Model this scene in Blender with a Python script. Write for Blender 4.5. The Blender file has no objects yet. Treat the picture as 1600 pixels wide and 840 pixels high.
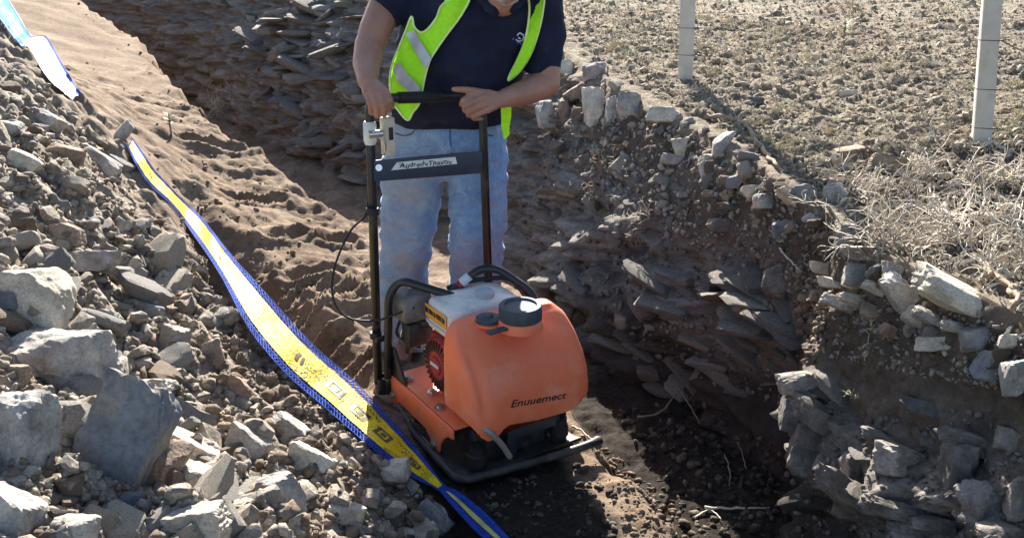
import bpy, bmesh, math, random
import numpy as np
from mathutils import Vector, Matrix
from mathutils.bvhtree import BVHTree
from mathutils.geometry import delaunay_2d_cdt

random.seed(7); rng = np.random.default_rng(7)
scene = bpy.context.scene
COL = scene.collection

# ------------------------------------------------------------------ camera, sky, sun, exposure
H = 1.75; PITCH = math.radians(21); F = 1400.0
CAM = np.array([0, 0, H]); FW = np.array([0, math.cos(PITCH), -math.sin(PITCH)])
UP = np.array([0, math.sin(PITCH), math.cos(PITCH)]); RT = np.array([1.0, 0, 0])
cam = bpy.data.cameras.new("camera"); cam.sensor_width = 36; cam.lens = F / 1600 * 36
cam.clip_start = .05; cam.clip_end = 500
camo = bpy.data.objects.new("camera", cam); COL.objects.link(camo)
camo.location = CAM; camo.rotation_euler = (math.radians(90) - PITCH, 0, 0); scene.camera = camo

SUN_AZ, SUN_EL = math.radians(-4), math.radians(31)
world = bpy.data.worlds.new("World"); scene.world = world; world.use_nodes = True
wn = world.node_tree; sky = wn.nodes.new('ShaderNodeTexSky'); sky.sky_type = 'NISHITA'
sky.sun_disc = False; sky.sun_elevation = SUN_EL; sky.sun_rotation = SUN_AZ
wn.links.new(sky.outputs[0], wn.nodes['Background'].inputs[0]); wn.nodes['Background'].inputs[1].default_value = .064
sun = bpy.data.lights.new("sun", 'SUN'); sun.energy = 5.0; sun.angle = math.radians(.5); sun.color = (1, .945, .85)
suno = bpy.data.objects.new("sun", sun); COL.objects.link(suno)
SDIR = Vector((math.sin(SUN_AZ) * math.cos(SUN_EL), math.cos(SUN_AZ) * math.cos(SUN_EL), math.sin(SUN_EL)))
suno.rotation_euler = SDIR.to_track_quat('Z', 'Y').to_euler()
vs = scene.view_settings; vs.view_transform = 'Standard'; vs.look = 'None'; vs.exposure = 1.95; vs.gamma = 1

# ------------------------------------------------------------------ pixel <-> world helpers (1600 x 840 photograph)
def ray(px, py): return RT * ((px - 800) / F) + UP * ((420 - py) / F) + FW
def P(px, py, y): d = ray(px, py); return CAM + d * (y / d[1])
def depth_of(p): return float((np.asarray(p) - CAM) @ FW)
def px_m(px, p): return px / F * depth_of(p)          # length of px pixels at point p

# ------------------------------------------------------------------ noise
_perm = np.random.default_rng(3).permutation(4096).astype(np.int64)
_grad = np.random.default_rng(4).normal(size=(4096, 3)); _grad /= np.linalg.norm(_grad, axis=1)[:, None]
def perlin(p):
    p = np.asarray(p, float); i = np.floor(p).astype(np.int64); f = p - i
    u = f * f * f * (f * (f * 6 - 15) + 10); out = np.zeros(len(p))
    for a in (0, 1):
        for b in (0, 1):
            for c in (0, 1):
                h = _perm[(i[:, 0] + a) & 4095]; h = _perm[(h + i[:, 1] + b) & 4095]; h = _perm[(h + i[:, 2] + c) & 4095]
                g = _grad[h]; d = f - np.array([a, b, c])
                w = (u[:, 0] if a else 1 - u[:, 0]) * (u[:, 1] if b else 1 - u[:, 1]) * (u[:, 2] if c else 1 - u[:, 2])
                out += w * (g * d).sum(1)
    return out
def fbm(p, o=4, lac=2.1, gain=.5, billow=False):
    p = np.asarray(p, float); s = np.zeros(len(p)); a = 1
    for k in range(o):
        n = perlin(p + k * 17.3); s += a * (np.abs(n) * 2 - .4 if billow else n); p = p * lac; a *= gain
    return s
def sstep(a, b, x): t = np.clip((x - a) / (b - a), 0, 1); return t * t * (3 - 2 * t)

# ------------------------------------------------------------------ object helpers
def tag(o, label=None, cat=None, group=None, kind=None):
    if label: o['label'] = label
    if cat: o['category'] = cat
    if group: o['group'] = group
    if kind: o['kind'] = kind
    return o
def mesh_of(name, v, f, mat=None, smooth=False, sharp=None):
    me = bpy.data.meshes.new(name); v = np.asarray(v, dtype=np.float32)
    if isinstance(f, np.ndarray) and f.ndim == 2:
        n, k = f.shape; me.vertices.add(len(v)); me.vertices.foreach_set('co', v.ravel())
        me.loops.add(n * k); me.loops.foreach_set('vertex_index', f.astype(np.int32).ravel())
        me.polygons.add(n); me.polygons.foreach_set('loop_start', np.arange(0, n * k, k, dtype=np.int32))
        me.update(calc_edges=True)
    else: me.from_pydata([tuple(map(float, q)) for q in v], [], [tuple(map(int, q)) for q in f]); me.update()
    if smooth: me.shade_smooth()
    if sharp: me.set_sharp_from_angle(angle=math.radians(sharp))
    if mat: me.materials.append(mat)
    return me
def link(name, me, parent=None):
    o = bpy.data.objects.new(name, me); COL.objects.link(o)
    if parent: o.parent = parent; o.matrix_parent_inverse = parent_inv(parent)
    return o
def parent_inv(p):
    m = Matrix.LocRotScale(p.location, p.rotation_euler, p.scale); return m.inverted()
def obj(name, v, f, mat, parent=None, smooth=False, sharp=None): return link(name, mesh_of(name, v, f, mat, smooth, sharp), parent)
def empty(name, loc):
    o = bpy.data.objects.new(name, None); COL.objects.link(o); o.location = Vector([float(c) for c in loc]); o.empty_display_size = .1; return o
class MB:
    def __init__(s): s.v = []; s.f = []
    def add(s, v, f):
        b = len(s.v); s.v += [tuple(map(float, q)) for q in v]; s.f += [tuple(int(i) + b for i in q) for q in f]; return s
    def build(s, name, mat, parent=None, smooth=False, sharp=None): return obj(name, s.v, s.f, mat, parent, smooth, sharp)
def frame_of(d):
    d = np.asarray(d, float); d = d / (np.linalg.norm(d) + 1e-12); a = np.array([0, 0, 1.0]) if abs(d[2]) < .9 else np.array([1.0, 0, 0])
    u = np.cross(a, d); u /= np.linalg.norm(u); return u, np.cross(d, u), d
def loft(rings, caps=True):
    n = len(rings[0]); v = np.vstack(rings); f = []
    for k in range(len(rings) - 1):
        for i in range(n): j = (i + 1) % n; f.append((k * n + i, k * n + j, k * n + n + j, k * n + n + i))
    if caps: f.append(tuple(range(n))[::-1]); f.append(tuple(range(len(v) - n, len(v))))
    return v, f
def tube(pts, r, n=8, caps=True):
    pts = [np.asarray(p, float) for p in pts]; rs = r if hasattr(r, '__len__') else [r] * len(pts); rings = []; u = None
    for i, p in enumerate(pts):
        d = pts[min(i + 1, len(pts) - 1)] - pts[max(i - 1, 0)]; d /= np.linalg.norm(d) + 1e-12
        if u is None: u = frame_of(d)[0]
        u = u - d * (u @ d); u /= np.linalg.norm(u) + 1e-12; w = np.cross(d, u)
        a = np.arange(n) * 2 * np.pi / n; rings.append(p + rs[i] * (np.outer(np.cos(a), u) + np.outer(np.sin(a), w)))
    return loft(rings, caps)
def smooth_path(pts, n=6):
    pts = [np.asarray(p, float) for p in pts]; out = []; q = [2 * pts[0] - pts[1]] + pts + [2 * pts[-1] - pts[-2]]
    for i in range(1, len(q) - 2):
        for k in range(n):
            t = k / n; a, b, c, d = q[i - 1:i + 3]
            out.append(.5 * (2 * b + (c - a) * t + (2 * a - 5 * b + 4 * c - d) * t * t + (3 * b - a - 3 * c + d) * t ** 3))
    return out + [pts[-1]]
def round_path(pts, rad=.05, n=5):
    pts = [np.asarray(p, float) for p in pts]; out = [pts[0]]
    for a, b, c in zip(pts, pts[1:], pts[2:]):
        u = a - b; w = c - b; lu, lw = np.linalg.norm(u), np.linalg.norm(w); k = min(rad, lu * .45, lw * .45)
        s, e = b + u / lu * k, b + w / lw * k
        for i in range(n + 1): t = i / n; out.append((1 - t) ** 2 * s + 2 * t * (1 - t) * b + t * t * e)
    return out + [pts[-1]]
def box(c, ax, ay, az):   # half-axis vectors
    c, ax, ay, az = [np.asarray(q, float) for q in (c, ax, ay, az)]
    v = [c + sx * ax + sy * ay + sz * az for sz in (-1, 1) for sy in (-1, 1) for sx in (-1, 1)]
    return v, [(0, 2, 3, 1), (4, 5, 7, 6), (0, 1, 5, 4), (2, 6, 7, 3), (0, 4, 6, 2), (1, 3, 7, 5)]
def bevel(o, w=.004, seg=2):
    bm = bmesh.new(); bm.from_mesh(o.data); bmesh.ops.remove_doubles(bm, verts=bm.verts, dist=1e-6)
    bmesh.ops.recalc_face_normals(bm, faces=bm.faces)
    es = [e for e in bm.edges if len(e.link_faces) == 2 and e.calc_face_angle(0) > .5]
    bmesh.ops.bevel(bm, geom=es, offset=w, segments=seg, affect='EDGES', profile=.5, clamp_overlap=True)
    bm.to_mesh(o.data); bm.free(); o.data.shade_smooth(); o.data.set_sharp_from_angle(angle=math.radians(50)); return o

# ------------------------------------------------------------------ materials
def nodes(name):
    m = bpy.data.materials.new(name); m.use_nodes = True; nt = m.node_tree; return m, nt, nt.nodes['Principled BSDF']
def N(nt, t, **kw):
    n = nt.nodes.new('ShaderNode' + t)
    for k, v in kw.items(): setattr(n, k, v)
    return n
def ramp(nt, fac, stops):
    r = N(nt, 'ValToRGB'); e = r.color_ramp.elements
    while len(e) < len(stops): e.new(.5)
    for q, (p, c) in zip(e, stops): q.position = p; q.color = (*c, 1)
    nt.links.new(fac, r.inputs[0]); return r.outputs[0]
def noise(nt, scale, detail=6, rough=.55, vec=None, dist=0):
    n = N(nt, 'TexNoise'); n.inputs['Scale'].default_value = scale; n.inputs['Detail'].default_value = detail
    n.inputs['Roughness'].default_value = rough; n.inputs['Distortion'].default_value = dist
    if vec is not None: nt.links.new(vec, n.inputs['Vector'])
    return n.outputs[0]
def mixc(nt, fac, a, b, mode='MIX'):
    m = N(nt, 'Mix', data_type='RGBA', blend_type=mode)
    for s, v in ((m.inputs[0], fac), (m.inputs[6], a), (m.inputs[7], b)):
        if hasattr(v, 'is_linked'): nt.links.new(v, s)
        elif isinstance(v, (int, float)): s.default_value = v
        else: s.default_value = (*v, 1)
    return m.outputs[2]
def math_n(nt, op, a, b=None):
    m = N(nt, 'Math', operation=op)
    for s, v in zip(m.inputs, (a, b)):
        if v is None: continue
        if hasattr(v, 'is_linked'): nt.links.new(v, s)
        else: s.default_value = v
    return m.outputs[0]
def bump(nt, bs, h, strength, dist=.01):
    b = N(nt, 'Bump'); b.inputs['Strength'].default_value = strength; b.inputs['Distance'].default_value = dist
    nt.links.new(h, b.inputs['Height']); nt.links.new(b.outputs[0], bs.inputs['Normal'])
def plain(name, c, rough=.5, metal=0, var=.15, scale=12, bumps=0, dirt=0, dirtc=(.25, .19, .14), spec=None, dscale=9):
    m, nt, bs = nodes(name); co = N(nt, 'TexCoord').outputs['Object']
    n = noise(nt, scale, 5, .6, co)
    col = ramp(nt, n, [(.3, tuple(q * (1 - var) for q in c)), (.7, tuple(min(1, q * (1 + var)) for q in c))])
    if dirt:
        d = noise(nt, dscale, 8, .7, co, .4); dm = ramp(nt, d, [(.62 - dirt * .3, (0, 0, 0)), (.82 - dirt * .2, (1, 1, 1))])
        col = mixc(nt, dm, col, dirtc)
        rr = N(nt, 'MapRange'); nt.links.new(dm, rr.inputs[0]); rr.inputs[3].default_value = rough; rr.inputs[4].default_value = .9
        nt.links.new(rr.outputs[0], bs.inputs['Roughness'])
    else: bs.inputs['Roughness'].default_value = rough
    nt.links.new(col, bs.inputs['Base Color']); bs.inputs['Metallic'].default_value = metal
    if spec is not None: bs.inputs['Specular IOR Level'].default_value = spec
    if bumps: bump(nt, bs, noise(nt, scale * 4, 6, .6, co), bumps, .004)
    return m
def rock_mat(name, cols, island=False, mott=.35, sc=14, bs_=.95, dust=.3):
    m, nt, bs = nodes(name); tc = N(nt, 'TexCoord').outputs['Object']
    if island: rnd = N(nt, 'NewGeometry').outputs['Random Per Island']; co = tc
    else:
        oi = N(nt, 'ObjectInfo'); rnd = oi.outputs['Random']; ad = N(nt, 'VectorMath', operation='MULTIPLY_ADD')
        nt.links.new(tc, ad.inputs[0]); ad.inputs[1].default_value = (1, 1, 1); cx = N(nt, 'CombineXYZ')
        nt.links.new(math_n(nt, 'MULTIPLY', rnd, 37.0), cx.inputs[0]); nt.links.new(math_n(nt, 'MULTIPLY', rnd, 91.0), cx.inputs[1]); nt.links.new(cx.outputs[0], ad.inputs[2]); co = ad.outputs[0]
    base = ramp(nt, rnd, [(i / max(1, len(cols) - 1), c) for i, c in enumerate(cols)])
    n1 = noise(nt, sc, 8, .65, co); dark = mixc(nt, ramp(nt, n1, [(.35, (.45, .43, .42)), (.62, (1.12, 1.1, 1.05))]), (0, 0, 0), base, 'MIX')
    mul = mixc(nt, 1.0, base, ramp(nt, n1, [(.36, (1 - mott * 1.3, 1 - mott * 1.35, 1 - mott * 1.35)), (.64, (1 + mott * .5, 1 + mott * .45, 1 + mott * .35))]), 'MULTIPLY')
    n2 = noise(nt, sc * .6, 12, .72, co, .5); dm = ramp(nt, n2, [(.5, (0, 0, 0)), (.58, (dust, dust, dust))]); sp = ramp(nt, noise(nt, sc * 9, 5, .7, co), [(.34, (.72, .71, .7)), (.5, (1, 1, 1)), (.7, (1.22, 1.2, 1.16))])
    col = mixc(nt, 1.0, mixc(nt, dm, mul, (.36, .29, .22)), sp, 'MULTIPLY')
    nt.nodes.remove(nt.nodes[dark.node.name])
    nt.links.new(col, bs.inputs['Base Color']); bs.inputs['Roughness'].default_value = .88; bs.inputs['Specular IOR Level'].default_value = .3
    h = math_n(nt, 'ADD', noise(nt, sc * 2.2, 10, .7, co), math_n(nt, 'MULTIPLY', n1, 1.0)); bump(nt, bs, h, bs_, .012)
    return m
ROCKC = [(.22, .215, .22), (.36, .33, .28), (.26, .21, .17), (.44, .39, .31), (.20, .20, .21), (.33, .27, .22), (.40, .36, .30)]
M_ROCK = rock_mat('rubble_rock', ROCKC)
M_ROCKI = rock_mat('rubble_small', [(.27, .25, .23), (.40, .35, .29), (.22, .175, .135), (.50, .44, .36), (.22, .215, .215), (.33, .28, .22)], True, sc=25)
M_CREAM = rock_mat('cream_stone', [(.52, .48, .40), (.60, .54, .45)], mott=.3, dust=.15)
M_GREY = rock_mat('grey_stone', [(.36, .35, .335), (.45, .43, .40)], mott=.4, dust=.3)
M_BLUE = rock_mat('blue_grey_slate', [(.17, .18, .20), (.22, .23, .245)], mott=.3, dust=.55, sc=6)
M_BROWN = rock_mat('brown_stone', [(.25, .18, .135), (.30, .235, .18)], mott=.35, dust=.3)
M_SLAB = rock_mat('wall_slab', [(.16, .15, .145), (.30, .27, .24), (.20, .19, .185), (.42, .385, .335), (.15, .15, .155), (.24, .20, .17)], mott=.4, sc=11)
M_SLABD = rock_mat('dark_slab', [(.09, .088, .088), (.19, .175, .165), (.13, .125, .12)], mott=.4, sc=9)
M_CLOD = rock_mat('soil_clod', [(.23, .17, .12), (.18, .132, .095), (.29, .225, .165)], True, sc=30, dust=.2)
M_FCLOD = rock_mat('field_clod', [(.27, .225, .165), (.36, .31, .24), (.22, .18, .13), (.42, .37, .29), (.30, .25, .19)], True, sc=30, dust=.2)

def ground_mat():
    m, nt, bs = nodes('soil'); co = N(nt, 'TexCoord').outputs['Object']
    at = N(nt, 'Attribute', attribute_name='zone').outputs['Color']; sep = N(nt, 'SeparateColor'); nt.links.new(at, sep.inputs[0])
    n1 = noise(nt, 3.5, 8, .65, co, .3); n2 = noise(nt, 38, 6, .7, co)
    dry = ramp(nt, n1, [(.3, (.115, .078, .053)), (.5, (.19, .137, .096)), (.7, (.275, .21, .15))])
    dry = mixc(nt, 1.0, dry, ramp(nt, n2, [(.3, (.72, .7, .68)), (.65, (1.12, 1.1, 1.08))]), 'MULTIPLY')
    rub = ramp(nt, noise(nt, 22, 7, .7, co), [(.32, (.15, .125, .10)), (.5, (.28, .24, .195)), (.68, (.42, .37, .30))])
    wet_shade = ramp(nt, n2, [(.35, (.018, .0145, .012)), (.7, (.048, .038, .031))])  # near-black: wet channel soil, and shade painted onto the floor
    c = mixc(nt, sep.outputs[0], dry, rub); c = mixc(nt, sep.outputs[1], c, wet_shade)
    nt.links.new(c, bs.inputs['Base Color'])
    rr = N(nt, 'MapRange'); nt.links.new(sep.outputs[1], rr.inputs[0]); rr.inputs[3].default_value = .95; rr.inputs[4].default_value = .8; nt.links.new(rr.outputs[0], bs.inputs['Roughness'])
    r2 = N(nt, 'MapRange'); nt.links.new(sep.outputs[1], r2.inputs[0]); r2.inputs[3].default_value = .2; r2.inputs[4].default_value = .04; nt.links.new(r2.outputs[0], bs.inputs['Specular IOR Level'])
    h = math_n(nt, 'ADD', n2, math_n(nt, 'MULTIPLY', noise(nt, 110, 5, .7, co), .6)); bump(nt, bs, h, .8, .012)
    return m
def wall_mat():
    m, nt, bs = nodes('trench_soil'); co = N(nt, 'TexCoord').outputs['Object']
    at = N(nt, 'Attribute', attribute_name='zone').outputs['Color']; sep = N(nt, 'SeparateColor'); nt.links.new(at, sep.inputs[0])
    n1 = noise(nt, 4, 8, .7, co, .4); n2 = noise(nt, 45, 6, .7, co)
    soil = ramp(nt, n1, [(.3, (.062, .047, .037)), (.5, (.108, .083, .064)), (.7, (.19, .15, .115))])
    st = N(nt, 'Mapping'); st.inputs['Scale'].default_value = (3, 3, 22); st.inputs['Rotation'].default_value = (.12, -.1, 0); nt.links.new(co, st.inputs[0])
    rock = ramp(nt, noise(nt, 1.6, 8, .7, st.outputs[0], .6), [(.3, (.085, .072, .064)), (.5, (.20, .175, .155)), (.68, (.34, .305, .27))])
    dry = ramp(nt, n1, [(.3, (.20, .155, .11)), (.7, (.34, .28, .21))])
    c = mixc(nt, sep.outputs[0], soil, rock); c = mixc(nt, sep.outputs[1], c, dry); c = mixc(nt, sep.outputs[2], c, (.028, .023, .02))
    c = mixc(nt, 1.0, c, ramp(nt, n2, [(.3, (.65, .65, .65)), (.65, (1.15, 1.12, 1.1))]), 'MULTIPLY')
    nt.links.new(c, bs.inputs['Base Color']); bs.inputs['Roughness'].default_value = .92; bs.inputs['Specular IOR Level'].default_value = .25
    h = math_n(nt, 'ADD', n2, math_n(nt, 'MULTIPLY', noise(nt, 120, 5, .7, co), .6)); bump(nt, bs, h, .9, .015)
    return m
def field_mat():
    m, nt, bs = nodes('dry_field'); co = N(nt, 'TexCoord').outputs['Object']
    n1 = noise(nt, 1.4, 8, .7, co, .4); n2 = noise(nt, 30, 7, .75, co); n3 = noise(nt, .8, 6, .65, co)
    c = ramp(nt, n2, [(.3, (.13, .10, .072)), (.48, (.28, .23, .17)), (.7, (.46, .40, .31))])
    g = ramp(nt, n2, [(.3, (.20, .175, .115)), (.7, (.50, .45, .33))])
    c = mixc(nt, ramp(nt, n1, [(.52, (0, 0, 0)), (.66, (.7, .7, .7))]), c, g)
    c = mixc(nt, ramp(nt, n3, [(.35, (.55, .55, .55)), (.5, (0, 0, 0))]), c, (.20, .145, .105))
    c = mixc(nt, N(nt, 'Attribute', attribute_name='bare').outputs['Fac'], c, ramp(nt, n2, [(.35, (.07, .052, .04)), (.65, (.19, .145, .11))]))
    nt.links.new(c, bs.inputs['Base Color']); bs.inputs['Roughness'].default_value = .95; bs.inputs['Specular IOR Level'].default_value = .2
    h = math_n(nt, 'ADD', n2, math_n(nt, 'MULTIPLY', noise(nt, 90, 5, .7, co), .7)); bump(nt, bs, h, 1.0, .03)
    return m
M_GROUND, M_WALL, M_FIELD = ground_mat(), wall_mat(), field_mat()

# ------------------------------------------------------------------ terrain: left heap, dirt ramp, trench floor (one sheet)
CP = []   # control points: pixel + distance
for px, py, y in [(0, 840, 1.5), (400, 840, 1.75), (250, 840, 1.62), (700, 838, 2.26), (0, 620, 1.9), (0, 420, 2.5), (0, 220, 3.4), (0, 60, 4.8), (100, 130, 4.9), (205, 200, 4.75),
                  (250, 330, 3.95), (330, 400, 3.6), (200, 420, 3.2), (100, 320, 3.2), (200, 620, 2.35), (400, 620, 2.6), (500, 600, 2.85), (600, 720, 2.5), (450, 510, 3.2), (500, 760, 2.1), (300, 760, 1.95),
                  (120, 520, 2.45), (300, 500, 2.95), (120, 720, 1.85)]:
    CP.append(P(px, py, y))
def Gp(px, py, z): d = ray(px, py); return CAM + d * ((z - H) / d[2])
for px, py, z in [(725, 770, 0), (940, 700, 0), (640, 720, .02), (560, 560, .04), (520, 480, .08), (570, 420, .05), (500, 400, .12), (450, 350, .2), (400, 420, .17), (350, 300, .32), (300, 250, .42),
                  (200, 150, .62), (150, 60, .8), (60, 20, 1.0), (250, 90, .66), (330, 200, .5), (460, 270, .3), (560, 350, .1), (480, 440, .1), (440, 470, .13), (850, 840, 0), (1000, 840, 0), (700, 560, 0.02), (800, 480, 0.02)]:
    CP.append(Gp(px, py, z))
CP += [np.array(q) for q in [(-6, 12, 1.3), (-8, 8, 1.6), (-4, 3, 1.2), (-3, 1.2, .95), (-1.5, .6, .75), (0, 1.0, .05), (1.5, 1, 0), (1.5, 5, 0), (-3.4, 6, .95), (-3.2, 4.2, 1.15), (2, 9, 0)]]
CP = np.array(CP)
def _tps():
    n = len(CP); d = np.linalg.norm(CP[:, None, :2] - CP[None, :, :2], axis=2); K = np.where(d > 0, d * d * np.log(d + 1e-9), 0) + np.eye(n) * .02
    Q = np.c_[np.ones(n), CP[:, :2]]; A = np.block([[K, Q], [Q.T, np.zeros((3, 3))]]); return np.linalg.solve(A, np.r_[CP[:, 2], 0, 0, 0])
_w = _tps()
def tps(x, y):
    s = _w[-3] + _w[-2] * x + _w[-1] * y
    for (cx, cy, _), w in zip(CP, _w[:-3]):
        r2 = (x - cx) ** 2 + (y - cy) ** 2 + 1e-12; s = s + w * .5 * r2 * np.log(r2)
    return s
PIT = np.array([(-9, 14), (-6, 11.2), (-3.5, 8.6), (-2.6, 7.0), (-2.05, 6.0), (-1.4, 5.45), (-.95, 5.05), (-.6, 4.5), (-.05, 3.9), (.22, 2.98), (.37, 2.62), (.47, 2.4), (.5, 2.2), (.47, 1.0), (.4, -1)])
def sdist(x, y, L):   # signed distance, positive right of the line when walking it toward the camera's right side
    best = np.full(x.shape, 1e9); sg = np.ones(x.shape)
    for (ax, ay), (bx, by) in zip(L[:-1], L[1:]):
        dx, dy = bx - ax, by - ay; t = np.clip(((x - ax) * dx + (y - ay) * dy) / (dx * dx + dy * dy), 0, 1)
        d = np.hypot(x - ax - t * dx, y - ay - t * dy); cr = -((x - ax) * dy - (y - ay) * dx)
        m = d < best - 1e-9; best = np.where(m, d, best); sg = np.where(m, np.sign(cr), sg)
    return best * sg
HEAP = np.array([(-3.6, 6.2), (-2.75, 5.15), (-2.1, 4.75), (-1.62, 4.1), (-1.3, 3.72), (-.98, 3.32), (-.62, 2.88), (-.33, 2.56), (-.1, 2.3), (.1, 1.9), (.3, 1)])
def height(x, y):
    z = tps(x, y); p2 = np.c_[x, y, np.zeros_like(x)]
    heap = sstep(.05, -.12, sdist(x, y, HEAP) + .06 * perlin(p2 * 5))
    edge = sstep(.55, .05, np.abs(sdist(x, y, PIT)))
    rough = .020 + .06 * heap + .04 * edge * sstep(3.6, 4.6, y)
    z = z + rough * fbm(p2 * 7, 5, gain=.6, billow=True) * (.45 + .55 * heap) + .018 * fbm(p2 * 2.2, 3) * sstep(3, 4.5, y)
    z = z + .010 * fbm(p2 * np.array([9, 26, 1]) @ np.array([[.8, .6, 0], [-.6, .8, 0], [0, 0, 1]]), 4, gain=.65) * (1 - heap)
    sh = sdist(x, y, HEAP); ramp_ = (1 - heap) * sstep(2.9, 3.6, y); z = z + ramp_ * ((.5 * sstep(.7, .1, np.abs(sh - .3)) + .3 * sstep(.35, .05, np.abs(sdist(x, y, PIT))) + .12) * (.06 * fbm(p2 * 3.1 + 40, 5, gain=.62) + .035 * np.tanh(3 * fbm(p2 * np.array([4, 7, 1]) + 11, 4)) + .018 * fbm(p2 * 17, 3)) + .016 * np.tanh(2.5 * perlin(np.c_[(x * .75 + y * .66) * 1.1, (x * .66 - y * .75) * 7, 0 * x + 5])) + .03 * fbm(p2 * 1.3 + 21, 3))
    for cx, cy, ca, ln, wd in ((-1.2, 4.6, .9, .16, .06), (-1.0, 4.2, .6, .16, .06), (-.95, 4.75, 1.0, .15, .06), (-.7, 3.9, .4, .16, .06), (-.85, 3.55, .7, .16, .06), (-1.5, 5.0, .8, .2, .05), (-.75, 4.25, 1.2, .25, .03), (-.9, 3.95, 1.1, .3, .03), (-1.1, 3.9, 1.0, .28, .03), (-1.9, 5.6, .5, .22, .06), (-2.3, 6.3, .7, .3, .06), (-.62, 3.45, .9, .2, .04)):
        a_ = (x - cx) * math.cos(ca) + (y - cy) * math.sin(ca); b_ = -(x - cx) * math.sin(ca) + (y - cy) * math.cos(ca); e_ = (a_ / ln) ** 2 + (b_ / wd) ** 2; z = z + (1 - heap) * (.032 * np.exp(-((np.sqrt(e_) - 1.25) / .3) ** 2) - .035 * np.exp(-e_ ** 2))
    # small cut step just right of the tape
    sh = sdist(x, y, HEAP); z = z - .17 * np.exp(-((sh - .19) / .13) ** 2) * sstep(2.9, 3.4, y) * sstep(5.0, 4.4, y)
    z = z + sstep(.35, .1, np.abs(sdist(x, y, PIT))) * sstep(3.2, 2.9, y) * .022 * fbm(p2 * 9 + 3, 5, gain=.65)
    s = sdist(x, y, PIT) + .10 * fbm(p2 * 4.0, 4)
    fl = np.where(y > 4.2, -.12, -.22) + .03 * fbm(p2 * 5, 4) + .02 * fbm(p2 * 10, 5, gain=.65)
    k = sstep(-.02, .16, s); z = z * (1 - k) + np.minimum(z, fl) * k
    return z, heap, k
def make_ground():
    xs = np.concatenate([np.linspace(-9, -3.2, 60)[:-1], np.linspace(-3.2, 1.5, 300), np.linspace(1.5, 2.2, 8)[1:]])
    ys = np.concatenate([np.linspace(-1, 1.2, 20)[:-1], np.linspace(1.2, 4.2, 230)[:-1], np.linspace(4.2, 6.8, 130)[:-1], np.linspace(6.8, 14, 90)])
    X, Y = np.meshgrid(xs, ys); x, y = X.ravel(), Y.ravel(); z, heap, k = height(x, y)
    nx, ny = len(xs), len(ys); i = np.arange(nx * ny).reshape(ny, nx)
    f = np.stack([i[:-1, :-1], i[:-1, 1:], i[1:, 1:], i[1:, :-1]], -1).reshape(-1, 4)
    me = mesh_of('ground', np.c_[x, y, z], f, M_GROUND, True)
    painted_shade = sstep(2.92, 2.78, y + .1 * (x - .05) * (x > .05) + .05 * perlin(np.c_[x, y, 0 * x] * 5)) * sstep(-.42, -.25, x) * sstep(.02, -.04, sdist(x, y, PIT) + .05 * perlin(np.c_[x, y, 0 * x] * 9) + .13) ; wet_shade = np.maximum(k * sstep(4.6, 3.6, y), painted_shade); a = me.attributes.new('zone', 'FLOAT_COLOR', 'POINT')  # soil coloured dark in front of the machine, standing in for its shadow
    soilz = sstep(.45, .25, np.abs(sdist(x, y, HEAP))) * (.6 + .4 * perlin(np.c_[x, y, 0 * x] * 4)); a.data.foreach_set('color', np.c_[heap * .85 * (1 - soilz * .85), wet_shade, k, np.ones_like(x)].astype(np.float32).ravel())
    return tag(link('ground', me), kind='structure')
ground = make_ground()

# ------------------------------------------------------------------ cut trench face and the field above it
WB = [((1.0, .6, -.5), (1.5, .6, .92)), ((1.02, 1.4, -.5), (1.3, 1.4, .91)), ((1.0, 1.9, -.45), (1.2, 1.95, .90)), ((.98, 2.3, -.45), (1.07, 2.3, .88)), ((.95, 2.62, -.45), (1.0, 2.62, .88)),
      ((1.08, 2.76, -.4), (1.05, 2.78, .87)), ((.93, 3.08, -.35), (1.05, 3.1, .86)), ((.68, 3.6, -.35), (1.0, 3.5, .86)), ((.42, 3.9, -.3), (.87, 4.1, .87)), ((.14, 4.6, -.25), (.6, 4.85, .9)),
      ((-.1, 5.3, -.25), (.33, 5.95, .93)), ((-.6, 6.1, -.25), (-.25, 6.9, 1.02)), ((-1.3, 6.9, -.25), (-1.15, 8.0, 1.16)), ((-2.3, 8.2, -.2), (-2.2, 9.4, 1.3)), ((-3.6, 10.2, -.2), (-3.5, 11.3, 1.45)), ((-7, 13.5, -.2), (-7, 14.6, 1.6))]
def resample(A, s, t):
    return np.stack([np.interp(t, s, A[:, c]) for c in range(3)], 1)
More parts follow.
